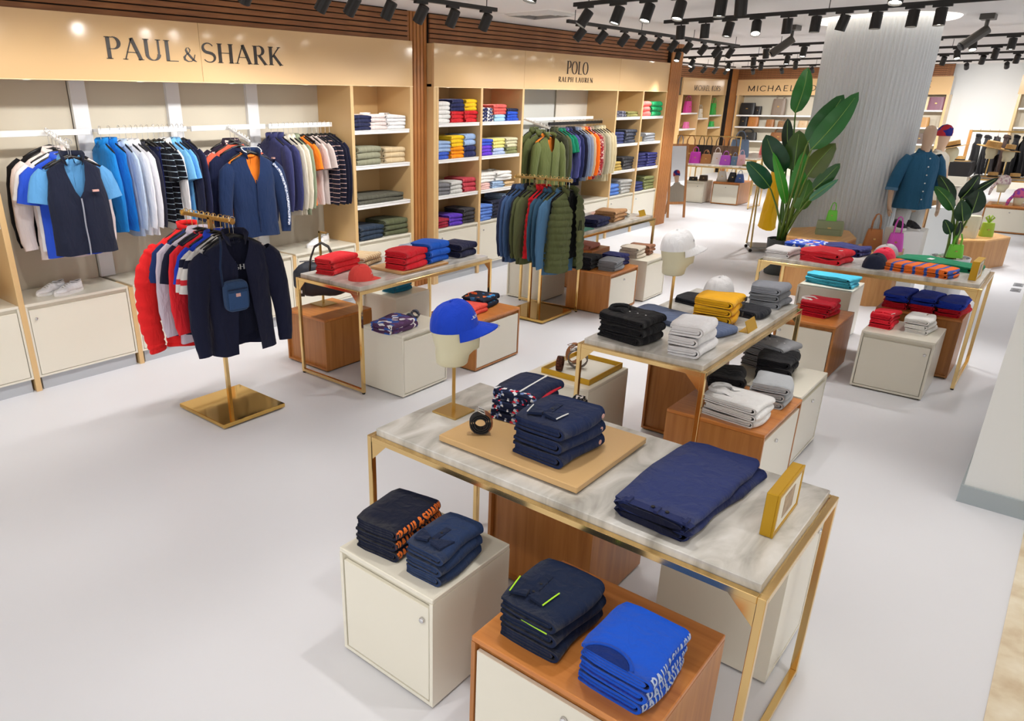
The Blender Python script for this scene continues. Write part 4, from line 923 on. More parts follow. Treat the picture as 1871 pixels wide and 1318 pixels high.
# cross-body bag worn in front of that jacket
t = thing('crossbody_bag', 'small blue crossbody bag hanging in front of the navy jacket', 'bag', (2.655, 4.155, .975), R(-8))
M_bag = fab('2f4668'); mb = MB(); rings = []
for dyk, s in ((.0, .92), (-.01, 1), (-.05, 1), (-.062, .93)):
    ring = []
    for k in range(24):
        a = 2*math.pi*k/24; c, sn = math.cos(a), math.sin(a); ring.append((.085*s*math.copysign(abs(c)**.45, c), dyk, .105*s*math.copysign(abs(sn)**.45, sn)))
    rings.append(ring)
mb.rings(rings); mb.build('body', M_bag, t, smooth=False)
mb = MB(); mb.box(-.07, .07, -.068, -.06, .045, .052); mb.build('zip', fab('1d2c48'), t)
mb = MB(); mb.box(-.068, .068, -.066, -.058, -.085, .03, b=.004); pk = mb.build('pocket', fab('34507a'), t)
mb = MB(); mb.box(-.016, .016, -.07, -.065, .0, .022); mb.build('logo_patch', PINKP, pk)
mb = MB(); mb.tube([(-.08, -.02, .07), (-.085, -.02, .2), (-.07, -.03, .33), (-.03, .06, .385)], .008, 8, flat=((0, 1, 0), .4)); mb.build('strap', fab('20304e'), t, smooth=True)
# second rack
PUFO = '59603c'
rackhang([('shirt', 'navy', '2a3350'), ('shirt', 'denim blue', '3f5a86'), ('shirt', 'denim blue', '3c567e'), ('jacket', 'black', '1b1c20'), ('shirt', 'olive', '565c3a'), ('shirt', 'olive', '5d633f'), ('puffer_vest', 'scarlet', 'd8202c'), ('puffer_vest', 'scarlet', 'cf1d2a'), ('shirt', 'teal blue', '33566e'), ('shirt', 'teal blue', '385c78'), ('puffer_vest', 'olive', PUFO, dict(thick=1.0)), ('shirt', 'washed blue', '4b7396', dict(scale=1.1))], 6.5, 4.55, -.050, 1.46, 'olive rack', thick=.62)
hang('tee', 'black', '121316', 6.5, 3.955, 1.46, R(-10), ' inside the olive puffer gilet', 3, thick=.9, hookm=HG, sleeves=False)
G = open_front('hanging_puffer_gilet', 'gilet', 'olive open quilted gilet at the near end of the rack', 'gilet', PUFO, 6.5, 3.92, 1.46, R(-10), .16, L=.72, sleeves=False, wopen=.07, scale=1.10, puff=.06, gap_to_hem=.05)
t = thing('hang_tag_pouch', 'small olive pouch clipped to the open quilted gilet', 'pouch', (6.55, 3.79, .90), R(-10))
mb = MB(); mb.box(-.035, .035, -.02, .02, -.06, .06, b=.012); mb.build('body', fab('6d7048'), t); mb = MB(); mb.tube([(-.02, 0, .06), (-.01, 0, .16), (.01, 0, .16), (.02, 0, .06)], .005, 6); mb.build('strap', fab('2a2c20'), t)
# ================================================================ folded goods on the wall shelves
W_ = 'f0efec'; NV = '2a2f5c'; LB = '9db8e0'; RB = '3c5fc4'; RD = 'd8262f'; YL = 'f2c81e'; OR = 'f79a12'; GY = '8a8a8e'; LG = 'c9c8c4'; DR = 'c0414e'; BG = '9c2038'; PU = '5c37b4'; CH = '3c3a3e'; CO = 'f26a62'; GN = '14a05e'
OL = '6d6f4c'; BE = 'd9c39c'; SG = '9a9a82'
def col(c, n): return [c]*n
w3 = dict(w=.25, d=.36)
def shelf3(x0, x1, z, tag_, stacks, n=3, kind='shirt'):
    names = {3: ['left', 'middle', 'right'], 2: ['left', 'right']}[n]; p = (x1-x0)/n
    for i, s in enumerate(stacks):
        if s: stack(kind, s[0] if isinstance(s, tuple) else s, x0+p*(i+.5), 6.185, z, '%s stack, %s' % (names[i], tag_), w=p*.94, d=.36, h=s[1] if isinstance(s, tuple) else .048)
A = (6.85, 7.645); B = (7.695, 8.55); C = (11.215, 12.065); D = (12.115, 12.95)
white, navy, lblue, blue, red, yellow, orange = ('white', W_), ('navy', NV), ('light blue', LB), ('blue', RB), ('red', RD), ('yellow', YL), ('orange', OR)
shelf3(*A, 1.945, 'top shelf beside slatted pillar', [(col(white, 5), .052), col(red, 3)+col(navy, 3), col(red, 3)+col(yellow, 3)])
shelf3(*A, 1.525, 'second shelf beside slatted pillar', [(col(blue, 2)+col(lblue, 3), .046), (col(orange, 3)+col(yellow, 3), .048), (col(navy, 2)+col(lblue, 2), .075)])
shelf3(*A, 1.095, 'third shelf beside slatted pillar', [(col(('grey', '77777c'), 3), .05), (col(('pale grey', LG), 3), .055), (col(('dusty red', DR), 3), .062)])
shelf3(*A, .69, 'bottom shelf beside slatted pillar', [(col(('burgundy', BG), 3), .04), (col(('purple', PU), 3), .05), (col(('charcoal', CH), 4), .052)])
PT = print_mat('navy_print', [(0, 'eceae6'), (.5, '2f3560')], 50)
shelf3(*B, 1.945, 'top shelf left of olive bay', [(col(('navy printed', PT), 4), .045), (col(('pale blue', 'a9d0ea'), 2)+col(('coral', 'e8655f'), 3), .044), (col(('royal blue', '2a55c8'), 3)+col(('dark navy', '1f2440'), 1), .042)])
shelf3(*B, 1.525, 'second shelf left of olive bay', [(col(('purple', '6a3fd0'), 3)+col(('blue', '3f5bd0'), 2), .044), (col(('pale blue', 'b4c4e6'), 2)+col(('pale yellow', 'e6dd84'), 3), .044), (col(('olive', '85895c'), 2)+col(('beige', 'd8d2b0'), 3), .044)])
stack('shirt', [('pale pink', 'eec3bd')]*3, 7.82, 6.17, 1.095, 'left stack, third shelf left of olive bay', w=.26, d=.34, h=.028, amp=.012)
stack('shirt', [('pale blue', 'a8c2e2')]*3, 8.12, 6.17, 1.095, 'middle stack, third shelf left of olive bay', w=.26, d=.34, h=.028, amp=.012)
stack('shirt', [('tan', 'd8b98c')]*2, 8.40, 6.17, 1.095, 'right stack, third shelf left of olive bay', w=.26, d=.34, h=.03, amp=.012)
for i, x in enumerate((7.88, 8.26)):
    ts = stack('shirt', [('white', 'efede8')]*3, x, 6.19, 1.18, 'white %s pile, third shelf left of olive bay' % ('left', 'right')[i], w=.36, d=.36, h=.042, amp=.014)
    rect_collar('collar', ts[-1], (0, .05, .03), 0, fab('efede8'))
stack('shirt', [('blue', '5f86d4')]*5, 7.83, 6.15, .69, 'left stack, bottom shelf left of olive bay', w=.27, d=.36, h=.045, amp=.01)
stack('shirt', [('dark navy', '1f2338')]*5, 8.12, 6.18, .69, 'middle stack, bottom shelf left of olive bay', w=.28, d=.36, h=.05, amp=.01)
stack('shirt', [('pale blue', 'a5bfe0')]*6, 8.40, 6.2, .69, 'right stack, bottom shelf left of olive bay', w=.25, d=.36, h=.052, amp=.01)
shelf3(*C, 1.945, 'top shelf by cream coats', [([('grey camouflage', print_mat('camo', [(0, '55566a'), (.4, '8b8c98'), (.7, '3c3d4c')], 40))]*2, .05), ([('olive', '8e8a4e')]*2, .045)], 2)
shelf3(*C, 1.525, 'second shelf by cream coats', [(col(('navy', '3a4272'), 4), .05), (col(('dark grey', '3d4150'), 4), .058)], 2)
shelf3(*C, 1.095, 'third shelf by cream coats', [(col(('mustard', 'b99c50'), 3), .052), (col(('charcoal', '3e3d40'), 4), .055)], 2)
shelf3(*C, .69, 'bottom shelf by cream coats', [(col(('cornflower blue', '5a86d6'), 3), .065), (col(('light grey', 'bdbdba'), 4), .062)], 2)
shelf3(*D, 1.945, 'top shelf beside standing mirror', [(col(('coral', CO), 3), .085), (col(('green', GN), 3), .085)], 2)
stack('shirt', col(('grey', 'a3a6ac'), 3), 12.62, 6.2, 1.525, 'single stack, second shelf beside standing mirror', w=.42, d=.36, h=.05)
t = thing('sign_card', 'small gold card on the second shelf beside the mirror', 'sign', (12.28, 6.05, 1.525)); mb = MB(); mb.box(-.07, .07, -.004, .004, 0, .09); mb.build('card', M_goldsat, t); mb = MB(); mb.box(-.07, .07, 0, .03, 0, .004); mb.build('foot', M_goldsat, t)
shelf3(*D, 1.095, 'third shelf beside standing mirror', [(col(('indigo', '2c2e66'), 5), .052), (col(('indigo', '2e3070'), 5), .05)], 2)
shelf3(*D, .69, 'bottom shelf beside standing mirror', [(col(('navy', '2e3568'), 3), .055), (col(('olive', '7d8250'), 4), .06)], 2)
# shelf unit at the end of the first bay
stack('shirt', col(('navy', '2b3052'), 4), 5.63, 6.16, 1.90, 'left stack, top shelf of trouser column', w=.27, d=.34, h=.04, amp=.01)
ts = stack('shirt', col(('pale pink', 'e6d9d6'), 4), 5.88, 6.2, 1.90, 'middle stack, top shelf of trouser column', w=.30, d=.36, h=.042, amp=.012); rect_collar('collar', ts[-1], (0, .02, .03), R(-10), fab('e6d9d6'))
ts = stack('shirt', col(('white', 'ecebec'), 4), 6.17, 6.19, 1.90, 'right stack, top shelf of trouser column', w=.31, d=.36, h=.040, amp=.012); rect_collar('collar', ts[-1], (0, .02, .03), R(10), fab('ecebec'))
stack('trousers', col(('sage grey', SG), 3), 5.72, 6.18, 1.535, 'left stack, second shelf of trouser column', w=.38, d=.38, h=.07)
stack('trousers', col(('beige', BE), 3), 6.14, 6.2, 1.535, 'right stack, second shelf of trouser column', w=.34, d=.36, h=.06)
stack('trousers', col(('dark grey olive', '5d5c50'), 2), 5.92, 6.2, 1.11, 'wide stack, third shelf of trouser column', w=.74, d=.38, h=.05, amp=.012)
stack('jeans', col(('dark blue', '2c3a4c'), 3), 5.72, 6.18, .715, 'left stack, bottom of trouser column', w=.38, d=.38, h=.055)
stack('trousers', col(('olive', '5f6448'), 3), 6.15, 6.2, .715, 'right stack, bottom of trouser column', w=.38, d=.38, h=.065)
stack('trousers', col(('beige', 'c9b183'), 3), 1.55, 6.19, .715, 'stack at the left edge of the picture', w=.42, d=.38, h=.05)

# ================================================================ on the nearest table
NVY = fab('22304f'); NV2 = '232f52'
t = thing('display_tray', 'tan lacquer board on the nearest marble table', 'tray', (2.31, 1.44, ZT), R(0)); mb = MB(); mb.box(-.275, .275, -.33, .33, .006, .033, b=.003); mb.build('board', M_tray, t); mb = MB(); mb.box(-.25, .25, -.30, .30, 0, .006); mb.build('underside', M_blackplastic, t)
ZB = ZT+.033
ts = stack('polo_shirt', [('navy', '1f2c50')]*3, 2.255, 1.325, ZB, 'stack with white collar trim on tan board', w=.30, d=.25, h=.062, rz=R(0), amp=.004, jit=.8)
for k, s in enumerate(ts):
    mb = MB()
    for j in range(1): mb.lathe([(.010, 0), (.010, .002)], 10)
    o = mb.build('logo_patch', PINKP, s, (.10, -.128, .035)); o.rotation_euler = (math.pi/2, 0, 0)
flat_collar(ts[-1], (-.14, .01, .060), R(6), fab('1b2745'), M_white, .2, .10)
PATT = print_mat('navy_red_white_print', [(0, '1c2440'), (.45, 'e6e6ea'), (.6, '1c2440'), (.78, 'd8243a'), (.9, '7f95c8')], 75)
ts = stack('sweater', [('navy and red', '1f2a4c'), ('navy and red', '202c50'), ('navy and red', '1e2848')], 2.475, 1.63, ZB, 'patterned stack at the back of tan board', w=.26, d=.21, h=.05, rz=R(4), amp=.004)
for k, s in enumerate(ts):
    put('printed_lining', fold_mesh(.05, .20, .044, 3+k, .004), s, (-.125, .0, .003), mat=PATT)
mb = MB(); mb.box(-.12, .12, -.004, .004, 0, .003); mb.build('white_piping', M_white, ts[-1], (0, -.02, .047), R(2))
mb = MB(); mb.box(-.12, .10, -.012, .002, 0, .004); mb.build('red_trim', fab('c81f34'), ts[-1], (-.01, -.098, .022), R(2))
def belt_coil(label, x, y, z, rz, m, turns=3.2, r0=.022, pitch=.0085, w=.036, end_m=None, buckle=True, ring=False):
    """belt rolled up, standing on its edge; axis along local y"""
    t = thing('rolled_belt', label, 'belt', (x, y, z), rz); n = int(turns*22); P = []
    for i in range(n+1):
        a = 2*math.pi*turns*i/n; r = r0+pitch*turns*i/n; P.append((r*math.cos(a), r*math.sin(a)))
    R_ = r0+pitch*turns; h = .0028; rings = []
    for i, (px, pz) in enumerate(P):
        a, b = P[max(i-1, 0)], P[min(i+1, n)]; dx, dz = b[0]-a[0], b[1]-a[1]; L = math.hypot(dx, dz); nx, nz = dz/L*h, -dx/L*h
        rings.append([(px+nx, -w/2, pz+nz+R_+.004), (px+nx, w/2, pz+nz+R_+.004), (px-nx, w/2, pz-nz+R_+.004), (px-nx, -w/2, pz-nz+R_+.004)])
    cut = int(n*.9) if end_m else n
    mb = MB(); mb.rings(rings[:cut+1]); mb.build('strap', m, t)
    if end_m: mb = MB(); mb.rings(rings[cut:]); mb.build('leather_end', end_m, t)
    if buckle:
        px, pz = P[n]; dx, dz = P[n][0]-P[n-1][0], P[n][1]-P[n-1][1]; L = math.hypot(dx, dz); dx /= L; dz /= L; f = lambda k, yy: (px+dx*k, yy, pz+dz*k+R_+.004); mb = MB()
        mb.tube([f(0, -w*.6), f(0, w*.6), f(.030, w*.6), f(.030, -w*.6), f(0, -w*.6)], .0028, 6); mb.tube([f(0, 0), f(.032, 0)], .0022, 6)
        mb.build('buckle', M_chrome, t)
    return t
belt_coil('black woven belt rolled up with a brown leather tip', 2.155, 1.645, ZB, R(-50), mat('black_webbing', '1a1a1e', .8, bump=.4, bscale=300), end_m=mat('brown_leather', '7a4426', .45))
belt_coil('black and white braided belt behind the navy polos', 2.46, 1.37, ZB, R(10), print_mat('black_white_braid', [(0, '19191d'), (.7, 'd9d0cc')], 120), turns=2.4, r0=.05, pitch=.010)
# jeans / chinos on the near table
for k in range(2):
    s = folded('chinos', 'navy', '', 2.32-.01*k, .80+.012*k, ZT+k*.036, R(-4+3*k), .62, .29, .038, 'navy folded chinos, %s of the pair on the nearest table' % ('lower', 'upper')[k], 40+k, .012, fab(('27315f', '2c3768')[k]), cat='trousers', group='navy chinos on the nearest table')
    mb = MB(); mb.rings([[(-.315, yy, zz) for yy, zz in ((-.12, .004), (-.14, .03), (-.10, .038), (.10, .036), (.13, .02), (.10, .002))], [(-.285, yy, zz) for yy, zz in ((-.125, .004), (-.146, .03), (-.10, .042), (.10, .040), (.136, .02), (.10, .0))]], cap0=False, cap1=False); mb.build('waistband', fab('232c58'), s)
    mb = MB()
    for j in range(2): mb.lathe([(.007, 0), (.007, .003)], 8, (-.29, -.05+.05*j, .042))
    mb.build('button', M_black, s)
    mb = MB(); mb.rings([[(xx, .11*math.cos(2*math.pi*j/16)-.005, .020+.012*math.sin(2*math.pi*j/16)) for j in range(16)] for xx in (-.321, -.312)]); mb.build('waist_shade', fab('12162e'), s)  # dark disc painted as the shade inside the waist
    for yy in (-.12, -.02, .08): mb = MB(); mb.box(-.316, -.278, yy-.006, yy+.006, .036, .046); mb.build('belt_loop', fab('232c58'), s)
def photo_frame(label, x, y, z, rz, L, th, h):
    t = thing('tabletop_sign', label, 'sign', (x, y, z), rz); b = .028
    mb = MB(); mb.box(-L/2, L/2, -th/2+.006, th/2, 0, h, b=.002); mb.box(-L/2, L/2, -th/2, -th/2+.006, h-b*.5, h); mb.box(-L/2, L/2, -th/2, -th/2+.006, 0, b*.5)
    for s in (-1, 1): mb.box(s*L/2-(b*.5 if s > 0 else 0), s*L/2+(0 if s > 0 else b*.5), -th/2, -th/2+.006, b*.5, h-b*.5)
    mb.build('frame', M_brassbox, t)
    mb = MB(); mb.box(-L/2+b*.5, L/2-b*.5, -th/2+.003, -th/2+.0065, b*.5, h-b*.5); c = mb.build('mat_board', M_paper, t)
    mb = MB(); mb.box(-L*.2, L*.2, -th/2+.0015, -th/2+.004, h*.24, h*.76); mb.build('picture', ramp_mat('sepia_print', [(.3, '9a8470'), (.6, 'b8a288')], .5, nscale=25), c)
photo_frame('mustard gold box frame on the nearest table', 2.357, .512, ZT, R(1), .28, .042, .158)
photo_frame('mustard gold box frame on the table by the column', 7.14, .505, ZT, R(-2), .25, .05, .15)
def sign_card(label, x, y, z, rz, w=.16, h=.07):
    t = thing('sign_card', label, 'sign', (x, y, z), rz); mb = MB(); a = .35
    mb.add([(-w/2, -.03, 0), (w/2, -.03, 0), (w/2, .0, h), (-w/2, .0, h), (-w/2, -.027, 0), (w/2, -.027, 0), (w/2, .003, h), (-w/2, .003, h)], [(0, 1, 2, 3), (7, 6, 5, 4), (0, 4, 5, 1), (2, 6, 7, 3), (1, 5, 6, 2), (3, 7, 4, 0)]); mb.build('face', M_brassbox, t)
    mb = MB(); mb.box(-w/2, w/2, -.03, .03, 0, .003); mb.build('foot', M_brassbox, t)
    mb = MB()
    for k in range(3): mb.box(-.004, .004, -.0225+.0075*(k-1)*.0-.002, -.019, h*.25+k*.012, h*.25+k*.012+.004)
    return t
sign_card('small gold sign card on the middle table', 4.50, 1.365, ZT, R(0))
sign_card('small gold sign card on the farther rack-side table', 8.45, 4.05, ZT, R(0))
# caps and head stands
def cap_meshes():
    def crown():
        mb = MB(); rings = []; n = 28
        for k in range(9):
            a = math.pi/2*k/8; r = math.cos(a)**.72 if k < 8 else .03; z = math.sin(a)
            rings.append([(.088*r*math.cos(2*math.pi*j/n), .102*r*math.sin(2*math.pi*j/n)+.004*z, .118*z*(1+.06*math.sin(2*math.pi*j/n-math.pi))) for j in range(n)])
        mb.rings(rings, cap0=False); return mb.mesh('crown', fab('888888'), True)
    def brim():
        mb = MB(); rings = []; n = 14
        for k in range(6):
            v = k/5; ring = []
            for j in range(n+1):
                th = (j/n-.5)*172; a = R(-90+th); rr = 1+v*.80*max(0, math.cos(R(th)))**.75
                x = .088*math.cos(a)*(1+v*.06); y = .102*math.sin(a)*rr
                ring.append((x, y, .018-.022*v-.026*(x/.09)**2*(.4+v*.6)))
            rings.append(ring)
        m2 = MB(); m2.rings(rings, closed=False); N = len(m2.v); m2.add([(x, y, z-.004) for x, y, z in m2.v], [f[::-1] for f in m2.f])
        return m2.mesh('brim', fab('888888'), True)
    mb = MB(); mb.lathe([(.010, 0), (.009, .006), (.003, .009)], 10, (0, .004, .114)); bt = mb.mesh('button', fab('888888'), True)
    return crown(), brim(), bt
CAPM = cap_meshes()
def cap(label, x, y, z, rz, hx, scale=1., text=None, tilt=0.):
    t = thing('baseball_cap', label, 'cap', (x, y, z), rz); t.rotation_euler = (tilt, 0, rz); m = fab(hx); t.scale = (scale,)*3
    cr = put('crown', CAPM[0], t, mat=m); put('brim', CAPM[1], t, mat=m); put('button', CAPM[2], t, mat=m)
    if text: cloth_print('PAUL&SHARK', CAPM[0], .085, .011, .2, .1, False, mat('cap_print_'+text, text, .8), cr, (.02, -.3, .048), (.9, .43, 0), (0, 0, 1), (-.43, .9, 0), sub=2)
    return t
def head_stand(label, x, y, z, hneck, base=.14, hh=.26, rz=R(48), group=None):
    t = thing('hat_stand', label, 'hat stand', (x, y, z), rz, group)
    mb = MB(); mb.box(-base/2, base/2, -base/2, base/2, 0, .008, b=.002); o = mb.build('base', M_goldsat, t); o.rotation_euler = (0, 0, -rz)
    mb = MB(); mb.box(-.007, .007, -.007, .007, .008, hneck); mb.build('pole', M_goldsat, t)
    # head form: neck, jaw, face plane, skull (front = -y)
    lv = [(0, .055, .060, .01), (.01, .066, .070, .01), (.05, .070, .076, .008), (.075, .072, .088, -.004), (.085, .074, .098, -.014), (.12, .082, .104, -.010), (.16, .088, .106, -.004), (.20, .086, .102, .0), (.24, .068, .082, .004), (.268, .035, .045, .006), (.275, .008, .01, .006)]
    mb = MB(); rings = []; n = 24
    for zz, rx, ry, cy in lv: rings.append([(rx*math.copysign(abs(math.cos(2*math.pi*j/n))**.9, math.cos(2*math.pi*j/n)), cy+ry*math.sin(2*math.pi*j/n), hneck+zz*hh/.275) for j in range(n)])
    mb.rings(rings); mb.build('head_form', M_headform, t, smooth=True); return t
head_stand('cream head form on brass pole wearing the blue cap', 2.315, 1.925, ZT, .235)
cap('royal blue cap on the head form of the nearest table', 2.315, 1.925, ZT+.235+.165, R(48), '1d44c4', 1.06, 'e8e8ee', R(-4))
head_stand('cream head form on brass pole wearing the white cap', 4.51, 1.885, ZT, .27)
cap('white cap on the head form of the middle table', 4.51, 1.885, ZT+.27+.165, R(48), 'f1f1f3', 1.08, '30344a', R(-4))
cap('coral red cap lying on the left table', 3.83, 4.16, ZT, R(62), 'f0514a', 1.0, 'f2e6e4')
cap('white cap lying on the middle table', 5.21, 1.83, ZT+.01, R(60), 'eeeef0', 1.12, '4a4e5c')
cap('navy cap lying on the table by the column', 7.05, 1.20, ZT, R(58), '23283c', 1.0)
cap('crimson cap behind the navy cap by the column', 7.35, 1.20, ZT, R(60), 'e0304c', 1.05)
cap('grey cap behind the crimson cap by the column', 7.55, 1.22, ZT, R(40), 'a9a4a6', 1.05)
# cream cube in front: lettered tees and polos
def tee_stack(items, x, y, z, where, w, d, h, txt, pm, rz=0., org=None, ux=(0, 1, 0), uy=(1, 0, 0)):
    ts = stack('t_shirt', items, x, y, z, where, w=w, d=d, h=h, rz=rz, amp=.004, jit=.6)
    return ts
OP = mat('orange_print', 'f0792b', .8); GP = mat('grey_print', 'aebfdc', .6)
def fold_print(ts, d, h, txt, width, lh, T, t, serif, m, x0):
    for s in ts:
        me = s.children[0].data; q = .7071
        cloth_print(txt, me, width, lh, T, t, serif, m, s, (x0, -d/2-.012, h*.30), (1, 0, 0), (0, q, q), (0, q, -q), sub=4, lift=.0022)
ts = stack('t_shirt', [('black navy', '141a30')]*3, 1.79, 1.77, .52, 'orange-lettered stack on cream cube', w=.30, d=.23, h=.052, rz=R(6), amp=.005, jit=.6)
fold_print(ts, .23, .052, 'PAUL&SHARK', .29, .040, .30, .16, True, OP, -.145)
ts = stack('polo_shirt', [('denim navy', '26385c')]*3, 1.785, 1.515, .52, 'stack beside the orange-lettered tees', w=.28, d=.18, h=.052, rz=R(2), amp=.005, jit=.7)
flat_collar(ts[-1], (-.135, .0, .050), R(0), fab('1b2744'), None, .17)
# wooden cube in front: lime-trimmed polos and blue shirts
LIME = mat('lime_trim', 'b8f02c', .6)
ts = stack('polo_shirt', [('navy', '16233f')]*3, 1.755, 1.015, .52, 'lime-trimmed stack on wooden cube', w=.30, d=.24, h=.058, rz=R(0), amp=.005, jit=.7)
flat_collar(ts[-1], (-.14, .03, .056), R(4), fab('14203a'), LIME, .2, .115)
mb = MB(); mb.tube([(0, -.05, 0), (0, .0, .002), (.004, .05, 0)], .0035, 6); mb.build('lime_piping', LIME, ts[1], (-.148, -.02, .048))
ts = stack('t_shirt', [('royal blue', '1a56cf')]*3, 1.74, .70, .52, 'grey-lettered stack on wooden cube', w=.29, d=.24, h=.052, rz=R(-2), amp=.005, jit=.5)
fold_print(ts, .24, .052, 'PAUL&SHARK', .28, .034, .18, .18, False, GP, -.14)
mb = MB(); n = 18; rings = []
for j in range(n+1):
    a = R(-75+150*j/n); rings.append([((.062+q)*math.cos(a)-.02, (.075+q)*math.sin(a), zz) for q, zz in ((0, .001), (.013, 0), (.013, .006), (0, .008))])
mb.rings(rings); mb.build('neckband', fab('174bb8'), ts[-1], (-.145, .02, .046), smooth=True)
mb = MB(); mb.rings([[((.060)*math.cos(R(-80+160*j/12))-.02, .073*math.sin(R(-80+160*j/12)), zz) for j in range(13)] for zz in (0.0, .0025)]); mb.build('neck_shade', fab('0d2a70'), ts[-1], (-.145, .02, .049))  # darker blue slab stands in for shade inside the neckline
# ================================================================ left table
ts = stack('t_shirt', [('bright red', 'ee2f38')]*3, 3.92, 4.54, ZT, 'loose stack on white marble', w=.36, d=.20, h=.048, rz=R(12), amp=.007)
t = thing('display_tray', 'thin tan board on the white-marble left table', 'tray', (4.44, 4.20, ZT)); mb = MB(); mb.box(-.29, .29, -.19, .19, 0, .022, b=.003); mb.build('board', M_tray, t); mb = MB(); mb.box(-.289, .289, -.192, -.188, .004, .018); mb.build('edge_band', M_oak, t)
stack('polo_shirt', [('strong red', 'e32433')]*3, 4.345, 4.15, ZT+.022, 'stack on the thin tan board', w=.31, d=.24, h=.055, rz=R(6))
stack('polo_shirt', [('vivid blue', '1f62d4')]*3, 4.66, 4.16, ZT+.022, 'stack beside the red polos', w=.27, d=.24, h=.062, rz=R(4))
stack('shorts', [('grey blue', '8e9cb0')]*2, 4.78, 4.42, ZT, 'stack behind the vivid blue polos', w=.34, d=.24, h=.06, rz=R(10), amp=.012)
stack('sweater', [('dark navy', '1f2140')]*2, 5.10, 4.20, ZT, 'pair at the far end of left table', w=.25, d=.24, h=.068, rz=R(0), amp=.007)
TANS = stripe_mat('tan_stripe', 'cfae7e', 'efe0c4', .03, .3, 0)
stack('belt_bag', [('tan canvas', TANS), ('tan canvas', TANS)], 4.27, 4.58, ZT, 'pile behind the red stacks', w=.30, d=.20, h=.045, rz=R(20), amp=.014)
# patterned shorts and straps on the white cube
PURP = print_mat('purple_letter_print', [(0, '5c3f63'), (.42, '3b62b8'), (.6, 'f0eef0'), (.8, '6a4a78')], 26)
stack('swim_shorts', [('purple lettered', PURP), ('purple lettered', PURP)], 3.87, 3.83, .52, 'pile on the cream cube', w=.33, d=.24, h=.042, rz=R(4), amp=.012)
GST = mat('grey_strap', '4a4f5c', .8); 
for i, (x, y) in enumerate(((4.07, 3.86), (4.18, 3.90))): belt_coil('grey rolled elastic belt, %s of two beside the purple shorts' % ('nearer', 'farther')[i], x, y, .52, R(-60), GST, turns=2.0, r0=.02, pitch=.009, buckle=False)
SWIM = print_mat('navy_fish_print', [(0, '232838'), (.74, '3a86c4'), (.84, 'e8702c'), (.92, '232838')], 30)
ts = stack('swim_shorts', [('navy fish-print', SWIM), ('navy fish-print', SWIM)], 5.06, 3.90, .455, 'pile on the wooden cube', w=.30, d=.24, h=.055, rz=R(4), amp=.012)
mb = MB(); mb.tube([(-.05, .02, .0), (-.02, .05, .012), (.02, .04, .016), (.04, .0, .012), (.0, -.03, .012), (-.02, .01, .016), (.05, .05, .01)], .004, 6); mb.build('drawstring', mat('orange_cord', 'f0602c', .7), ts[-1], (-.06, .04, .052))
stack('swim_shorts', [('coral', 'ef5a4c'), ('coral', 'ef5a4c')], 4.80, 3.82, .455, 'pile behind the blue cap', w=.26, d=.22, h=.04, rz=R(10), amp=.01)
stack('swim_shorts', [('teal', '1f6f8c'), ('teal', '22789a')], 4.83, 4.73, .50, 'pile under the left table', w=.26, d=.18, h=.045, rz=R(5), amp=.01)
# duffel bag on a stand
t = thing('bag_stand', 'brass stand on the wooden cube holding the duffel bag', 'stand', (4.10, 4.97, .47)); mb = MB(); mb.box(-.09, .09, -.09, .09, 0, .008, b=.002); mb.build('base', M_goldsat, t)
mb = MB(); mb.box(-.008, .008, -.008, .008, .008, .66); mb.build('pole', M_goldsat, t); mb = MB(); mb.box(-.008, .008, -.09, .008, .645, .66); mb.build('hook_arm', M_goldsat, t)
def duffel(label, x, y, z, rz):
    t = thing('duffel_bag', label, 'bag', (x, y, z), rz); m = mat('navy_nylon', '2b303c', .55, bump=.3, bscale=80); rings = []; mb = MB()
    for k in range(11):
        u = -1+2*k/10; s = (1-abs(u)**5)**.5 if abs(u) < 1 else .35; s = max(s, .45); ring = []
        for j in range(20):
            a = 2*math.pi*j/20; c, sn = math.cos(a), math.sin(a); ring.append((u*.26, .095*s*math.copysign(abs(c)**.7, c)+.006*math.sin(k*2+j), .165+(.165*s*math.copysign(abs(sn)**.75, sn))*(1 if sn < 0 else .85)+.006*math.sin(k*1.7+j*.9)))
        rings.append(ring)
    mb.rings(rings); mb.build('body', m, t, smooth=True)
    lm = mat('dark_leather', '2a2422', .45)
    for s in (-1, 1):
        mb = MB(); mb.tube([(-.11, s*.085, .24), (-.10, s*.06, .34), (-.06, s*.03, .44), (0, s*.02, .475), (.06, s*.03, .44), (.10, s*.06, .34), (.11, s*.085, .24)], .008, 8); mb.build('handle', lm, t, smooth=True)
    mb = MB(); mb.tube([(-.2, 0, .312), (0, .0, .322), (.2, 0, .312)], .006, 6); mb.build('zip', M_chrome, t)
    mb = MB(); mb.box(-.235, -.165, -.10, -.092, .02, .14); mb.build('leather_tag', lm, t); mb = MB(); mb.box(-.215, -.185, -.104, -.099, .05, .075); mb.build('logo_patch', M_white, t)
    return t
duffel('navy nylon duffel bag with dark leather handles', 4.08, 4.93, .56, R(-42))

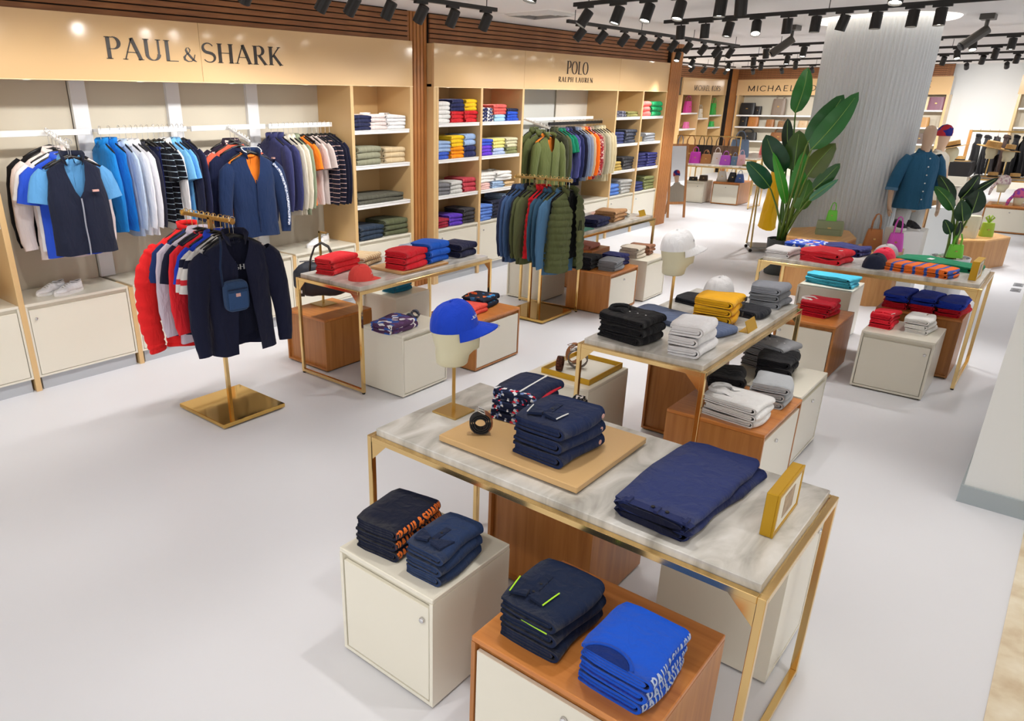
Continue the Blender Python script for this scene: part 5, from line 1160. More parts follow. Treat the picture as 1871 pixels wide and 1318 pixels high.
# shoes
def shoe(label, x, y, z, rz, hx, sole='f4f4f4', L=.28, lace=None, group='sneakers'):
    t = thing('sneaker', label, 'shoe', (x, y, z), rz, group); n = 12; W_s = lambda u: .036+.012*math.sin(math.pi*min(1, max(0, u)))**.6+(.006 if u > .6 else 0)
    def out(s, zz):
        pts = []
        for k in range(24):
            a = 2*math.pi*k/24; c, sn = math.cos(a), math.sin(a); u = (c+1)/2; pts.append((c*L/2*s, sn*W_s(u)*s, zz))
        return pts
    mb = MB(); mb.rings([out(.97, 0), out(1, .006), out(1, .024), out(.97, .028)]); mb.build('sole', mat('sole_'+sole, sole, .6), t, smooth=False)
    mb = MB(); rings = []; NS = 16
    def Hh(u):                                            # u 0 heel .. 1 toe
        pts = [(0, .075), (.06, .088), (.2, .080), (.36, .082), (.46, .088), (.6, .070), (.75, .052), (.9, .046), (1, .034)]
        for (a0, h0), (a1, h1) in zip(pts, pts[1:]):
            if u <= a1: k = (u-a0)/(a1-a0); return h0+(h1-h0)*k
    for k in range(NS+1):
        u = k/NS; c = 2*u-1; half = W_s(u)*.96*math.sqrt(max(.02, 1-abs(c)**4)); H = Hh(u); ring = []
        for j in range(13):
            th = math.pi*j/12; ring.append((c*L/2*.965, half*math.copysign(abs(math.cos(th))**.7, math.cos(th)), .024+(H-.024)*math.sin(th)**.75))
        rings.append(ring)
    mb.rings(rings); mb.build('upper', fab(hx), t, smooth=True)
    mb = MB(); n2 = 20; mb.rings([[(-.078+(.050+q)*math.cos(2*math.pi*j/n2), (.021+q)*math.sin(2*math.pi*j/n2), .080+zz+.008*abs(math.cos(2*math.pi*j/n2))) for q, zz in ((-.004, .002), (.0, .007), (.005, .002))] for j in range(n2+1)], cap0=False, cap1=False); mb.build('collar', fab(hx), t, smooth=True)
    mb = MB(); mb.rings([[(-.078+.047*math.cos(2*math.pi*j/n2), .019*math.sin(2*math.pi*j/n2), zz+.008*abs(math.cos(2*math.pi*j/n2))) for j in range(n2)] for zz in (.078, .0815)]); mb.build('ankle_shade', fab('6a6a6c'), t)  # dark ellipse painted as the shaded ankle hole; the upper is closed
    mb = MB()
    for k in range(4): mb.tube([(-.006+k*.019, -.022, .078-k*.009), (-.006+k*.019, 0, .089-k*.0085), (-.006+k*.019, .022, .078-k*.009)], .0032, 6)
    mb.build('lace', fab(lace or hx), t); return t
shoe('white sneaker on the left base cabinet, farther of the pair', 2.24, 6.20, .715, R(196), 'efeff2', lace='b9b4ac'); shoe('white sneaker on the left base cabinet, nearer of the pair', 2.34, 6.10, .715, R(196), 'f2f2f5', lace='b9b4ac')
shoe('dark sneaker on the base cabinet, nearer of the pair', 4.30, 6.12, .715, R(15), '33343a'); shoe('dark sneaker on the base cabinet, farther of the pair', 4.34, 6.26, .715, R(15), '33343a')
shoe('white sneaker behind the duffel bag, nearer of the pair', 5.02, 6.16, .715, R(190), 'f3f3f5'); shoe('white sneaker behind the duffel bag, farther of the pair', 5.18, 6.26, .715, R(190), 'f3f3f5')

# ================================================================ middle table
stack('shirt', [('black', '1b1b1f')]*3, 3.88, 1.84, ZT, 'stack at the left corner of the middle table', w=.26, d=.32, h=.055, rz=R(-8), amp=.01)
for o in [c for c in COL.objects if c.get('label', '').startswith('black folded shirt, topmost in stack at the left')]: rect_collar('collar', o, (0, .09, .046), R(0), fab('1b1b1f'), r=.06)
ts = stack('polo_shirt', [('white', 'f3f3f6')]*3, 3.89, 1.475, ZT, 'stack at the near corner of the middle table', w=.30, d=.20, h=.065, rz=R(4), amp=.008)
t = folded('trousers', 'slate', '', 4.36, 1.73, ZT, R(-12), .26, .66, .045, 'slate blue folded trousers across the middle table', 61, .012, fab('5f6d8c'), cat='trousers')
ts = stack('polo_shirt', [('yellow', 'f4b41e')]*3, 4.555, 1.585, ZT+.02, 'yellow stack on the middle table', w=.26, d=.25, h=.056, rz=R(2), amp=.008)
for s in ts: mb = MB(); mb.box(-.018, .018, -.004, .0, -.014, .014); mb.build('logo_patch', mat('black_patch', '2a2620', .7), s, (.08, -.129, .03))
t = folded('trousers', 'black', '', 4.90, 1.68, ZT, R(-8), .24, .62, .05, 'black folded trousers behind the yellow polos', 62, .012, fab('23262e'), cat='trousers')
stack('sweater', [('mid grey', '8b8f97'), ('mid grey', '84888f'), ('mid grey', '9296a0')], 5.22, 1.475, ZT, 'stack at the far corner of the middle table', w=.26, d=.22, h=.052, rz=R(3), amp=.01)
# gold tray of belts on the cream cube
t = thing('belt_tray', 'shallow gold tray on the cream cube beside the middle table', 'tray', (4.03, 2.235, .52)); mb = MB(); mb.box(-.215, .215, -.175, .175, 0, .006); mb.build('bottom', M_paper, t)
for dims in ((-.22, .22, -.18, -.172, 0, .036), (-.22, .22, .172, .18, 0, .036), (-.22, -.212, -.172, .172, 0, .036), (.212, .22, -.172, .172, 0, .036)):
    mb = MB(); mb.box(*dims); mb.build('rim', M_brassbox, t)
BRD = print_mat('brown_braid', [(0, '4a2a1e'), (.5, '6a3c2a'), (.8, '3a2018')], 130)
belt_coil('braided brown belt rolled up in the gold tray', 3.90, 2.33, .526, R(20), BRD, turns=3, r0=.02, pitch=.011)
belt_coil('grey leather belt standing as a ring in the gold tray', 4.02, 2.27, .526, R(-60), mat('grey_leather', '6e6a64', .5), turns=1.3, r0=.058, pitch=.008)
belt_coil('tan leather belt standing as a ring in the gold tray', 4.10, 2.34, .526, R(-20), mat('tan_leather', '9a6238', .5), turns=1.3, r0=.058, pitch=.008)
# shirts under the middle table
ts = stack('shirt', [('white', 'eeeeee')]*3, 3.97, 1.185, .52, 'collared stack on the wooden cube', w=.25, d=.32, h=.045, rz=R(-6), amp=.007); rect_collar('collar', ts[-1], (0, .11, .038), 0, fab('e9e9ea'), r=.06)
stack('sweater', [('black', '131318')]*2, 4.30, 1.38, .52, 'rolled pair on the wooden cube', w=.26, d=.22, h=.075, rz=R(20), amp=.018)
stack('polo_shirt', [('pale grey', 'b3b7bc')]*3, 4.33, 1.12, .52, 'stack beside the white collared shirts', w=.25, d=.21, h=.05, rz=R(6), amp=.009)
stack('polo_shirt', [('jet black', '17171c')]*3, 4.82, 1.24, .50, 'stack on the cream cube under the table', w=.27, d=.22, h=.055, rz=R(8), amp=.012)
ts = stack('shirt', [('two-tone grey', '9b9da2')]*4, 5.0, 1.34, .50, 'collared stack at the back of the cream cube', w=.24, d=.30, h=.05, rz=R(-16), amp=.008); rect_collar('collar', ts[-1], (0, .10, .042), 0, fab('6f7076'), r=.06)
# cubes behind the garment rack
stack('trousers', [('black', '1d1d22')]*3, 7.10, 4.0, .46, 'stack at the back of the wooden cube', w=.28, d=.26, h=.05, rz=R(6), amp=.01)
stack('trousers', [('mid grey', '8f9298')]*3, 7.22, 3.75, .46, 'stack at the front of the wooden cube', w=.28, d=.22, h=.04, rz=R(4), amp=.008)
stack('trousers', [('indigo', '2b2f66')]*3, 7.46, 3.83, .46, 'stack at the right of the wooden cube', w=.22, d=.24, h=.045, rz=R(0), amp=.008)
stack('sweater', [('beige', 'd3c8b8')]*3, 7.90, 3.84, .48, 'stack on the cream cube behind the rack', w=.26, d=.24, h=.045, rz=R(4), amp=.009)
stack('sweater', [('brown', '9a6a50')]*3, 8.14, 3.84, .48, 'stack beside the beige sweaters', w=.17, d=.26, h=.042, rz=R(4), amp=.008)
stack('shirt', [('pink', 'd58e80')], 7.95, 4.5, .50, 'the small wooden cube', w=.3, d=.26, h=.06, rz=R(8), amp=.02)
# table behind the rack
stack('sweater', [('navy', '232850')]*2, 7.45, 4.12, ZT, 'pair on the table behind the rack', w=.36, d=.24, h=.05, rz=R(4), amp=.01)
stack('sweater', [('camel', 'b98d62')]*3, 7.90, 4.18, ZT, 'stack on the table behind the rack', w=.34, d=.28, h=.045, rz=R(4), amp=.01)
stack('shirt', [('grey white', 'b9bac0')]*2, 7.35, 4.50, ZT, 'pair at the back of the rack-side table', w=.40, d=.26, h=.04, rz=R(14), amp=.012)
stack('shirt', [('off-white', 'e3ded2')]*2, 8.28, 4.30, ZT, 'pair at the right of the rack-side table', w=.30, d=.34, h=.035, rz=R(20), amp=.012)
stack('towel', [('green', '5f9c88')], 7.05, 4.08, ZT, 'the corner of the rack-side table', w=.30, d=.22, h=.014, rz=0, amp=.004)

# ================================================================ table by the column
stack('shirt', [('white', 'efedee')]*2, 7.10, 1.97, ZT, 'pair at the left end by the column', w=.30, d=.22, h=.035, rz=R(-4), amp=.01)
BLP = print_mat('blue_letter_print', [(0, '2c4cb8'), (.45, 'dfe6ee'), (.7, '3a62c8'), (.86, 'e08a4a')], 30)
stack('shirt', [('blue printed', BLP)]*3, 7.45, 1.87, ZT, 'pile behind the white shirts', w=.34, d=.30, h=.03, rz=R(-6), amp=.01)
ts = stack('hoodie', [('vivid red', 'e32a38'), ('vivid red', 'e42a38')], 7.08, 1.58, ZT, 'crumpled pair by the column', w=.30, d=.36, h=.055, rz=R(-10), amp=.022)
mb = MB(); mb.box(-.03, .03, -.02, .02, 0, .003); mb.build('label_patch', M_white, ts[-1], (.02, -.10, .052))
stack('shorts', [('navy', '2a2f68')]*2, 7.55, 1.54, ZT, 'pair behind the red hoodies', w=.26, d=.36, h=.04, rz=R(-8), amp=.014)
ORS = stripe_mat('orange_blue_stripe', 'f0742a', '3f5fb8', .085, .26, 1)
stack('sweater', [('orange striped', ORS), ('orange striped', ORS)], 7.09, .86, ZT, 'pair at the right end by the column', w=.26, d=.50, h=.035, rz=R(-12), amp=.012)
t = folded('joggers', 'green', '', 7.50, .80, ZT, R(-14), .26, .62, .05, 'green folded joggers at the back of the column-side table', 71, .016, fab('0f7a55'), cat='joggers')
mb = MB(); mb.box(-.03, .03, -.02, .02, 0, .003); mb.build('label_patch', M_white, t, (-.03, .06, .05))
stack('shirt', [('turquoise', '4cc0de')]*3, 7.80, 1.66, .52, 'stack on the cream cube', w=.24, d=.44, h=.033, rz=R(-10), amp=.012)
ts = stack('polo_shirt', [('dark red', 'c8102c')]*3, 6.74, 1.49, .475, 'stack on the wooden cube by the column', w=.30, d=.26, h=.045, rz=R(-4), amp=.008); rect_collar('collar', ts[-1], (-.03, .09, .035), R(-20), fab('e8e0dc'), r=.05, h=.02)
ts = stack('polo_shirt', [('poppy red', 'ee2338')]*3, 6.70, .985, .48, 'stack on the round-lock cube', w=.25, d=.17, h=.042, rz=R(-4), amp=.007); flat_collar(ts[-1], (-.12, 0, .036), R(0), fab('e01f34'), M_white, .15, .08)
ts = stack('shirt', [('white', 'efeeec')]*3, 6.73, .735, .48, 'stack on the round-lock cube', w=.27, d=.18, h=.042, rz=R(-3), amp=.007); mb = MB(); mb.box(-.025, .025, -.012, .012, 0, .002); mb.build('logo_patch', mat('brown_logo', '7a4a30', .7), ts[-1], (.08, -.03, .038))
for i, y in enumerate((1.00, .80, .60)):
    ww = ('left', 'middle', 'right')[i]
    stack('shorts', [('crimson', 'd81a30'), ('crimson', 'd81a30'), ('cobalt blue', '2340c0'), ('cobalt blue', '2746c8')], 7.35, y, .52, '%s pile on the tall wooden cube' % ww, w=.36, d=.19, h=.034, rz=R(-4), amp=.012)
# ================================================================ round the column
def plinth(label, poly, h, m, top_m=None):
    t = thing('display_plinth', label, 'plinth', (sum(p[0] for p in poly)/len(poly), sum(p[1] for p in poly)/len(poly), 0)); c = t.location
    q = [(x-c.x, y-c.y) for x, y in poly]; mb = MB(); mb.prism(q, 0, h-.02); mb.build('body', m, t)
    mb = MB(); mb.prism(q, h-.02, h); mb.build('top', top_m or m, t); return t
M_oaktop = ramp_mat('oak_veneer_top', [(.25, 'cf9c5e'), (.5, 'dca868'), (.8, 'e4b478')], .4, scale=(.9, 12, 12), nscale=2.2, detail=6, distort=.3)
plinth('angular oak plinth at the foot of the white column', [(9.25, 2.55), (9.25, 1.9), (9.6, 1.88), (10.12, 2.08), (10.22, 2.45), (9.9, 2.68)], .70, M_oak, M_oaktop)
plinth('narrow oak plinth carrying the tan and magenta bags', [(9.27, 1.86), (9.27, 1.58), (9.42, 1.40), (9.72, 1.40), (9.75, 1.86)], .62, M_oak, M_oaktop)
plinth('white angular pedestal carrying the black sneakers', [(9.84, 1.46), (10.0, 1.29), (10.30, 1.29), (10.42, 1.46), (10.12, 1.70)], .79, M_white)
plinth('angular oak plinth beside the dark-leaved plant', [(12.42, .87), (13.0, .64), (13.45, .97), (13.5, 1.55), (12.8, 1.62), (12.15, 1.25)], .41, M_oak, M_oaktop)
plinth('tall white pedestal behind the mannequin in blue', [(11.95, 1.22), (12.3, 1.18), (12.35, 1.5), (12.0, 1.55)], .85, M_wallw)
def bag(label, x, y, z, rz, w, d, h, hx, handle='top', taper=.8, m=None, flap=False, hl=None, name='handbag', group='bags on display'):
    t = thing(name, label, 'bag', (x, y, z), rz, group); lm = m or mat('leather_'+hx, hx, .42, bump=.15, bscale=180); mb = MB(); rings = []; e = .5
    for k in range(7):
        v = k/6; s = 1+(taper-1)*v; ww = w/2*s*(1-.05*(v*2-1)**6); dd = d/2*(1-.35*v); ring = []
        for j in range(20):
            a = 2*math.pi*j/20; c, sn = math.cos(a), math.sin(a); ring.append((ww*math.copysign(abs(c)**e, c), dd*math.copysign(abs(sn)**e, sn), h*v))
        rings.append(ring)
    mb.rings(rings); mb.build('body', lm, t, smooth=False)
    H = hl or h*.45
    if handle in ('top', 'long'):
        for s in (-1, 1):
            mb = MB(); yy = s*d*.30; q = w*taper*.28
            mb.tube([(-q, yy, h*.9), (-q*.95, yy*.8, h+H*.5), (-q*.5, yy*.5, h+H*.92), (0, yy*.4, h+H), (q*.5, yy*.5, h+H*.92), (q*.95, yy*.8, h+H*.5), (q, yy, h*.9)], max(.005, w*.022), 8); mb.build('handle', lm, t, smooth=True)
    if handle == 'bow':
        for s in (-1, 1): mb = MB(); mb.tube([(0, 0, h), (s*w*.3, 0, h+H*.7), (s*w*.12, 0, h+H), (0, 0, h+H*.3)], w*.07, 8); mb.build('bow', lm, t, smooth=True)
    if flap: mb = MB(); mb.box(-w*.47, w*.47, -d*.52, -d*.40, h*.42, h*.98, b=.004); mb.build('flap', lm, t)
    mb = MB(); mb.box(-w*.06, w*.06, -d*.54, -d*.44, h*.48, h*.56); mb.build('clasp', M_goldsat, t)
    return t
bag('sage green flap bag on the oak plinth', 9.62, 2.19, .70, R(-80), .30, .10, .17, '8f9c78', 'none', .96, flap=True)
bag('bright green mini bag standing on the sage flap bag', 9.62, 2.19, .87, R(-80), .12, .07, .12, '6fd03a', 'top', .8, hl=.09)
bag('tan leather tote on the narrow oak plinth', 9.5, 1.69, .62, R(-70), .20, .12, .22, 'a8672f', 'top', .75, hl=.17)
bag('magenta mini bag on the narrow oak plinth', 9.5, 1.47, .62, R(-75), .18, .12, .20, 'd352c0', 'top', .7, hl=.18)
bag('neon green mini bag on the stones of the plant pot', 10.24, .97, .50, R(-70), .17, .09, .15, '7fe040', 'top', .8, hl=.13)
bag('lime bow bag on the right oak plinth', 12.85, .92, .41, R(-70), .17, .13, .19, '9fc236', 'bow', .85, hl=.1)
bag('cream basket bag with yellow strap on the right oak plinth', 12.55, 1.18, .41, R(-70), .36, .24, .30, 'd8d2b4', 'none', 1.1)
shoe('black sneaker on the white pedestal, left of the pair', 10.06, 1.55, .79, R(215), '2a2a30', 'f2f2f2'); shoe('black sneaker on the white pedestal, right of the pair', 10.10, 1.42, .79, R(215), '2a2a30', 'f2f2f2')

# plants
def leaf_mat(hx): return mat('leaf_'+hx, hx, .32, bump=.2, bscale=30, var=.12, vscale=9)
def plant(label, x, y, leaves, pot_r, pot_h, pot_m, soil_m, cols, origin_z):
    t = thing('potted_plant', label, 'plant', (x, y, 0)); O = Vector((x, y, 0)); camd = Vector((-.965, -.26, .12))
    mb = MB(); mb.lathe([(pot_r*.86, 0), (pot_r*.9, .01), (pot_r, pot_h-.02), (pot_r*1.02, pot_h), (pot_r*.93, pot_h), (pot_r*.9, pot_h-.05), (.001, pot_h-.05)], 28, cap1=False); mb.build('pot', pot_m, t, smooth=False)
    rnd = random.Random(7)
    for k in range(26):
        a = rnd.uniform(0, 6.28); r = pot_r*.8*rnd.random()**.5; s = rnd.uniform(.014, .03); mb = MB(); mb.lathe([(.3*s, -.6*s), (s, -.1*s), (.8*s, .4*s), (.1*s, .6*s)], 7); o = mb.build('pebble', soil_m, t, (r*math.cos(a), r*math.sin(a), pot_h-.035), a)
    for i, (B, T, w) in enumerate(leaves):
        B = Vector(B)-O; T = Vector(T)-O; ax = (T-B); L = ax.length; ax.normalize()
        side = ax.cross(camd).normalized(); nrm = side.cross(ax).normalized(); side = (side+nrm*rnd.uniform(-.35, .35)).normalized(); nrm = side.cross(ax).normalized()
        if nrm.dot(camd) < 0: nrm = -nrm
        n = 12; rows = []
        for k in range(n+1):
            v = k/n; ww = w/2*(math.sin(math.pi*min(1, v*.93+.05))**.62)*(1-.25*v) if 0 < v < 1 else .002; c = B.lerp(T, v)+nrm*(.10*L*math.sin(math.pi*v)-.12*L*v*v)
            row = []
            for j in range(-3, 4):
                u = j/3; row.append(c+side*ww*u+nrm*(-.20*ww*abs(u)+.05*w*abs(u)*math.sin(v*26+i)*.4))
            rows.append(row)
        mb = MB(); mb.rings(rows, closed=False); N = len(mb.v); f = list(mb.f); mb.add([tuple(Vector(p)-nrm*.003) for p in mb.v], [q[::-1] for q in f])
        lf = mb.build('leaf', leaf_mat(cols[i % len(cols)]), t, smooth=True)
        mid = [rows[k][3]+nrm*.002 for k in range(n)]; mb = MB(); mb.tube(mid, [.006*(1-.7*k/n) for k in range(n)], 6); mb.build('midrib', leaf_mat('8fb85a'), lf, smooth=True)
        s0 = Vector((rnd.uniform(-.06, .06), rnd.uniform(-.06, .06), origin_z)); m_ = s0.lerp(B, .55)+Vector((0, 0, .12*(B-s0).length)); pts = [s0, s0.lerp(m_, .5)*.5+s0.lerp(B, .28)*.5, m_*.5+s0.lerp(B, .55)*.5, B.lerp(m_, .15), B+ax*.03]
        mb = MB(); mb.tube(pts, [.020, .016, .013, .010, .007], 8); mb.build('stalk', leaf_mat('6f8a34' if i % 3 else '4f7a2c'), t, smooth=True)
    return t
PL1 = [((10.39, 3.03, 2.05), (10.46, 2.97, 2.59), 0.26), ((10.33, 2.8, 1.71), (10.33, 2.48, 2.25), 0.33), ((10.30, 2.74, 1.62), (10.27, 2.31, 2.27), 0.31), ((10.22, 2.99, 1.33), (10.02, 3.23, 1.77), 0.34), ((10.32, 2.9, 1.35), (10.27, 2.91, 1.84), 0.34), ((10.28, 2.72, 1.29), (10.14, 2.46, 1.7), 0.30), ((10.3, 2.62, 1.14), (10.2, 2.36, 1.46), 0.2), ((10.16, 3.11, 1.14), (9.92, 3.35, 1.46), 0.25), ((10.24, 2.82, 1.01), (10.11, 2.75, 1.59), 0.22), ((10.2, 2.89, 0.94), (9.96, 3.06, 1.57), 0.14), ((10.31, 2.75, 0.86), (10.23, 2.67, 1.25), 0.25), ((10.30, 2.65, 1.0), (10.15, 2.35, 1.28), 0.11), ((10.44, 3.05, 1.59), (10.51, 3.15, 1.99), 0.16)]
def nearer(L, k): return tuple(tuple(Vector((0, 0, 2.2)).lerp(Vector(p), k)) for p in L[:2])+(L[2]*k,)
PL1 = [nearer(l, {1: .945, 2: .935, 5: .96, 6: .96, 10: .98, 11: .96}.get(i, 1.)) for i, l in enumerate(PL1)]
plant('large broad-leaved potted plant left of the white column', 10.375, 2.90, PL1, .19, .47, mat('pot_charcoal', '4a5052', .6), mat('pebble_grey', '8d8a80', .8), ['2f7a30', '23682a', '2a7030', '1f4f34', '47692a', '55682a', '2f6030', '1f6040', '3f9a34', '46a832', '4a8030', '4f9070', '1c3a26'], .44)
PL2 = [((10.29, 1.12, 1.09), (10.22, 1.29, 1.41), 0.186), ((10.24, 1.09, 1.03), (10.12, 1.29, 1.29), 0.165), ((10.3, 1.06, 1.15), (10.26, 0.93, 1.42), 0.165), ((10.4, 1.05, 1.13), (10.47, 0.78, 1.4), 0.103), ((10.26, 0.92, 1.0), (10.16, 0.89, 1.27), 0.228), ((10.23, 0.97, 0.91), (10.1, 1.02, 1.14), 0.186), ((10.24, 1.06, 0.76), (10.14, 1.13, 0.92), 0.124), ((10.23, 0.99, 0.75), (10.1, 0.97, 0.91), 0.083)]
plant('dark-leaved potted plant beside the mannequin in blue', 10.35, 1.01, PL2, .20, .49, M_chrome, mat('pebble_cream', 'c8bda6', .8), ['1c3a24', '2c6a28', '162c1e', '1a3422', '1c3824', '224a2a', '1c4428', '14281c'], .46)

# ================================================================ mannequins
M_skin = mat('mannequin_skin', 'd9b89c', .55)
def skinned(name, joints, edges, m, parent, root=0):
    me = bpy.data.meshes.new(name); me.from_pydata([j[0] for j in joints], edges, []); me.materials.append(m)
    o = put(name, me, parent); md = o.modifiers.new('skin', 'SKIN'); md.use_smooth_shade = True
    for i, j in enumerate(joints):
        r = j[1]; me.skin_vertices[0].data[i].radius = r if isinstance(r, tuple) else (r, r)
    me.skin_vertices[0].data[root].use_root = True
    sb = o.modifiers.new('sub', 'SUBSURF'); sb.levels = 2; sb.render_levels = 2; return o
def mannequin(label, x, y, rz, shirt_hx, trs_hx, skin, scarf=None, sleeves=True, shirt_m=None, height=1.0, z0=.02):
    t = thing('mannequin', label, 'mannequin', (x, y, z0), rz); t.scale = (height,)*3
    J = [((0, 0, .98), (.13, .10)), ((0, 0, 1.15), (.125, .09)), ((0, .01, 1.38), (.15, .10)), ((0, .01, 1.53), (.07, .065)), ((0, 0, 1.62), (.052, .055)), ((0, -.01, 1.70), (.062, .075)), ((0, -.015, 1.80), (.078, .095)), ((0, -.005, 1.90), (.055, .065))]
    E_ = [(0, 1), (1, 2), (2, 3), (3, 4), (4, 5), (5, 6), (6, 7)]
    for s in (-1, 1):
        b = len(J); J += [((s*.17, .01, 1.50), .055), ((s*.255, .02, 1.32), .045), ((s*.305, .01, 1.12), .038), ((s*.315, -.03, .95), .028), ((s*.312, -.05, .87), (.018, .032))]
        E_ += [(2, b), (b, b+1), (b+1, b+2), (b+2, b+3), (b+3, b+4)]
        for k, (dy, dz, r) in enumerate(((-.028, -.085, .008), (-.010, -.10, .0085), (.008, -.095, .0085), (.024, -.08, .0075))):
            f = len(J); J += [((s*.310, -.05+dy*.9, .835), r*1.1), ((s*.305, -.055+dy, .87+dz*.72), r), ((s*.297, -.06+dy, .87+dz), r*.8)]; E_ += [(b+4, f), (f, f+1), (f+1, f+2)]
        f = len(J); J += [((s*.302, -.085, .855), .010), ((s*.295, -.10, .82), .009)]; E_ += [(b+4, f), (f, f+1)]
        l = len(J); J += [((s*.09, 0, .88), (.085, .085)), ((s*.10, -.01, .50), (.055, .06)), ((s*.10, .02, .10), (.035, .04)), ((s*.10, -.02, .035), (.035, .035)), ((s*.105, -.15, .022), (.032, .022))]
        E_ += [(0, l), (l, l+1), (l+1, l+2), (l+2, l+3), (l+3, l+4)]
    skinned('body', J, E_, skin, t)
    mb = ring_garment([(0, .072, .07), (-.02, .11, .085), (-.05, .165, .10), (-.085, .20, .108), (-.2, .215, .125), (-.42, .205, .125), (-.70, .232, .150)], 5, fold=.012, N=36)
    o = mb.build('shirt', shirt_m or fab(shirt_hx), t, (0, .01, 1.575), smooth=True)
    mb = neck_collar('shirt', 1); mb.build('collar', fab(shirt_hx), o, (0, 0, 0), smooth=True)
    if sleeves:
        for s in (-1, 1):
            mb = MB(); mb.tube([(s*.165, .01, 1.515), (s*.215, .015, 1.44), (s*.262, .02, 1.30), (s*.30, .015, 1.15), (s*.305, .01, 1.11)], [.06, .072, .072, .072, .068], 14, caps=False, flat=((0, 1, 0), 1)); mb.v = [(a+.006*noise.noise(Vector((a*20, c*18, 2))), b+.008*noise.noise(Vector((a*20, c*18, 7))), c) for a, b, c in mb.v]; mb.build('sleeve', fab(shirt_hx), t, smooth=True)
            mb = MB(); mb.tube([(s*.302, .012, 1.135), (s*.306, .01, 1.10)], [.075, .074], 14, caps=False, flat=((0, 1, 0), 1)); mb.build('rolled_cuff', fab('5f87a8'), t, smooth=True)
        for k in range(6):
            mb = MB(); mb.lathe([(.009, 0), (.009, .006)], 8); q = mb.build('button', M_white, t, (.012, -.118-.004*k, 1.50-.10*k)); q.rotation_euler = (math.pi/2, 0, 0)
    mb = MB(); hip = [[(.165*math.cos(2*math.pi*j/20), .12*math.sin(2*math.pi*j/20)+.005, z) for j in range(20)] for z in (1.02, .86)]; mb.rings(hip)
    for s in (-1, 1): mb.tube([(s*.085, 0, .90), (s*.095, -.005, .60), (s*.10, .0, .30), (s*.10, .01, .08)], [.092, .082, .075, .072], 16)
    mb.build('trousers', fab(trs_hx), t, smooth=True)
    if scarf:
        mb = MB(); mb.lathe([(.088, 0), (.093, .05), (.085, .11), (.05, .15), (.005, .165)], 20, (0, -.005, 1.80), sy=1.15); mb.build('headscarf', scarf, t, smooth=True)
    mb = MB(); mb.box(-.17, .17, -.17, .17, -z0/height, 0); mb.build('base', M_white, t)
    return t
mannequin('mannequin in teal denim shirt and white trousers beside the column', 10.62, 1.56, R(-50), '2f6284', 'dcdcdc', M_skin, height=.94, z0=.15)
mannequin('mannequin with red and blue headscarf behind the denim one', 12.95, 1.72, R(-25), 'b9b3a6', 'b89a72', M_skin, print_mat('red_blue_scarf', [(0, 'b8323c'), (.5, '2c2f80')], 9), sleeves=False, height=.95)

# ================================================================ standing mirror and rolling rack
t = thing('standing_mirror', 'wooden easel mirror leaning by the slatted end pillar', 'mirror', (14.25, 6.08, 0), R(-42)); wm = ramp_mat('mirror_wood', [(.3, '9a6232'), (.7, 'b57c46')], .4, nscale=5, scale=(8, 8, 1))
a_ = R(9); mb = MB(); mr = Matrix.Rotation(-a_, 4, 'X')
for d in ((-.19, -.15, -.015, .015, 0, 1.42), (.15, .19, -.015, .015, 0, 1.42), (-.15, .15, -.015, .015, 1.38, 1.42), (-.15, .15, -.015, .015, .26, .31)):
    mb = MB(); mb.box(*d); mb.xform(mr); mb.build('frame_bar', wm, t)
mb = MB(); mb.box(-.15, .15, -.004, .004, .31, 1.38); mb.xform(mr); mb.build('glass', mat('mirror_glass', 'f0f0f0', .02, metal=1.), t)
mb = MB(); mb.bar((0, .22, 1.1), (0, .52, .0), .03); mb.build('back_leg', wm, t)
t = thing('rolling_rack', 'gold rolling garment rack behind the big plant', 'garment rack', (12.0, 3.42, 0), R(-62)); L = .42
for s in (-1, 1):
    for dy in (-.2, .2): mb = MB(); mb.bar((s*L, dy, .07), (s*L, 0, 1.42), .022); mb.build('upright', M_goldsat, t)
    for dy in (-.2, .2): mb = MB(); mb.lathe([(.025, -.01), (.025, .01)], 10); o = mb.build('castor', M_black, t, (s*L, dy, .026)); o.rotation_euler = (math.pi/2, 0, 0)
mb = MB(); mb.bar((-L, 0, 1.42), (L, 0, 1.42), .022); mb.build('top_bar', M_goldsat, t); mb = MB(); mb.box(-L, L, -.21, .21, .06, .085); mb.build('base_shelf', mat('grey_shelf', '8a8782', .6), t)
hanger(11.91, 3.60, 1.42, R(28), 'hanger with the long yellow dress')
t = thing('hanging_dress', 'long yellow dress on the gold rolling rack', 'dress', (11.91, 3.60, 1.30), R(28))
ring_garment([(0, .07, .05), (-.03, .13, .05), (-.08, .19, .05), (-.3, .17, .06), (-.6, .20, .08), (-.95, .25, .10)], 3, fold=.03, N=40).build('body', fab('f2be1c'), t, smooth=True)
mb = neck_collar('crew', 1); mb.build('neckband', fab('e6b018'), t, smooth=True)
hang('shirt', 'blue checked', print_mat('blue_check', [(0, '5f6f9a'), (.5, 'c8ccd8')], 60), 12.12, 3.20, 1.43, R(28), ' beside the long yellow dress', 1, thick=.7)

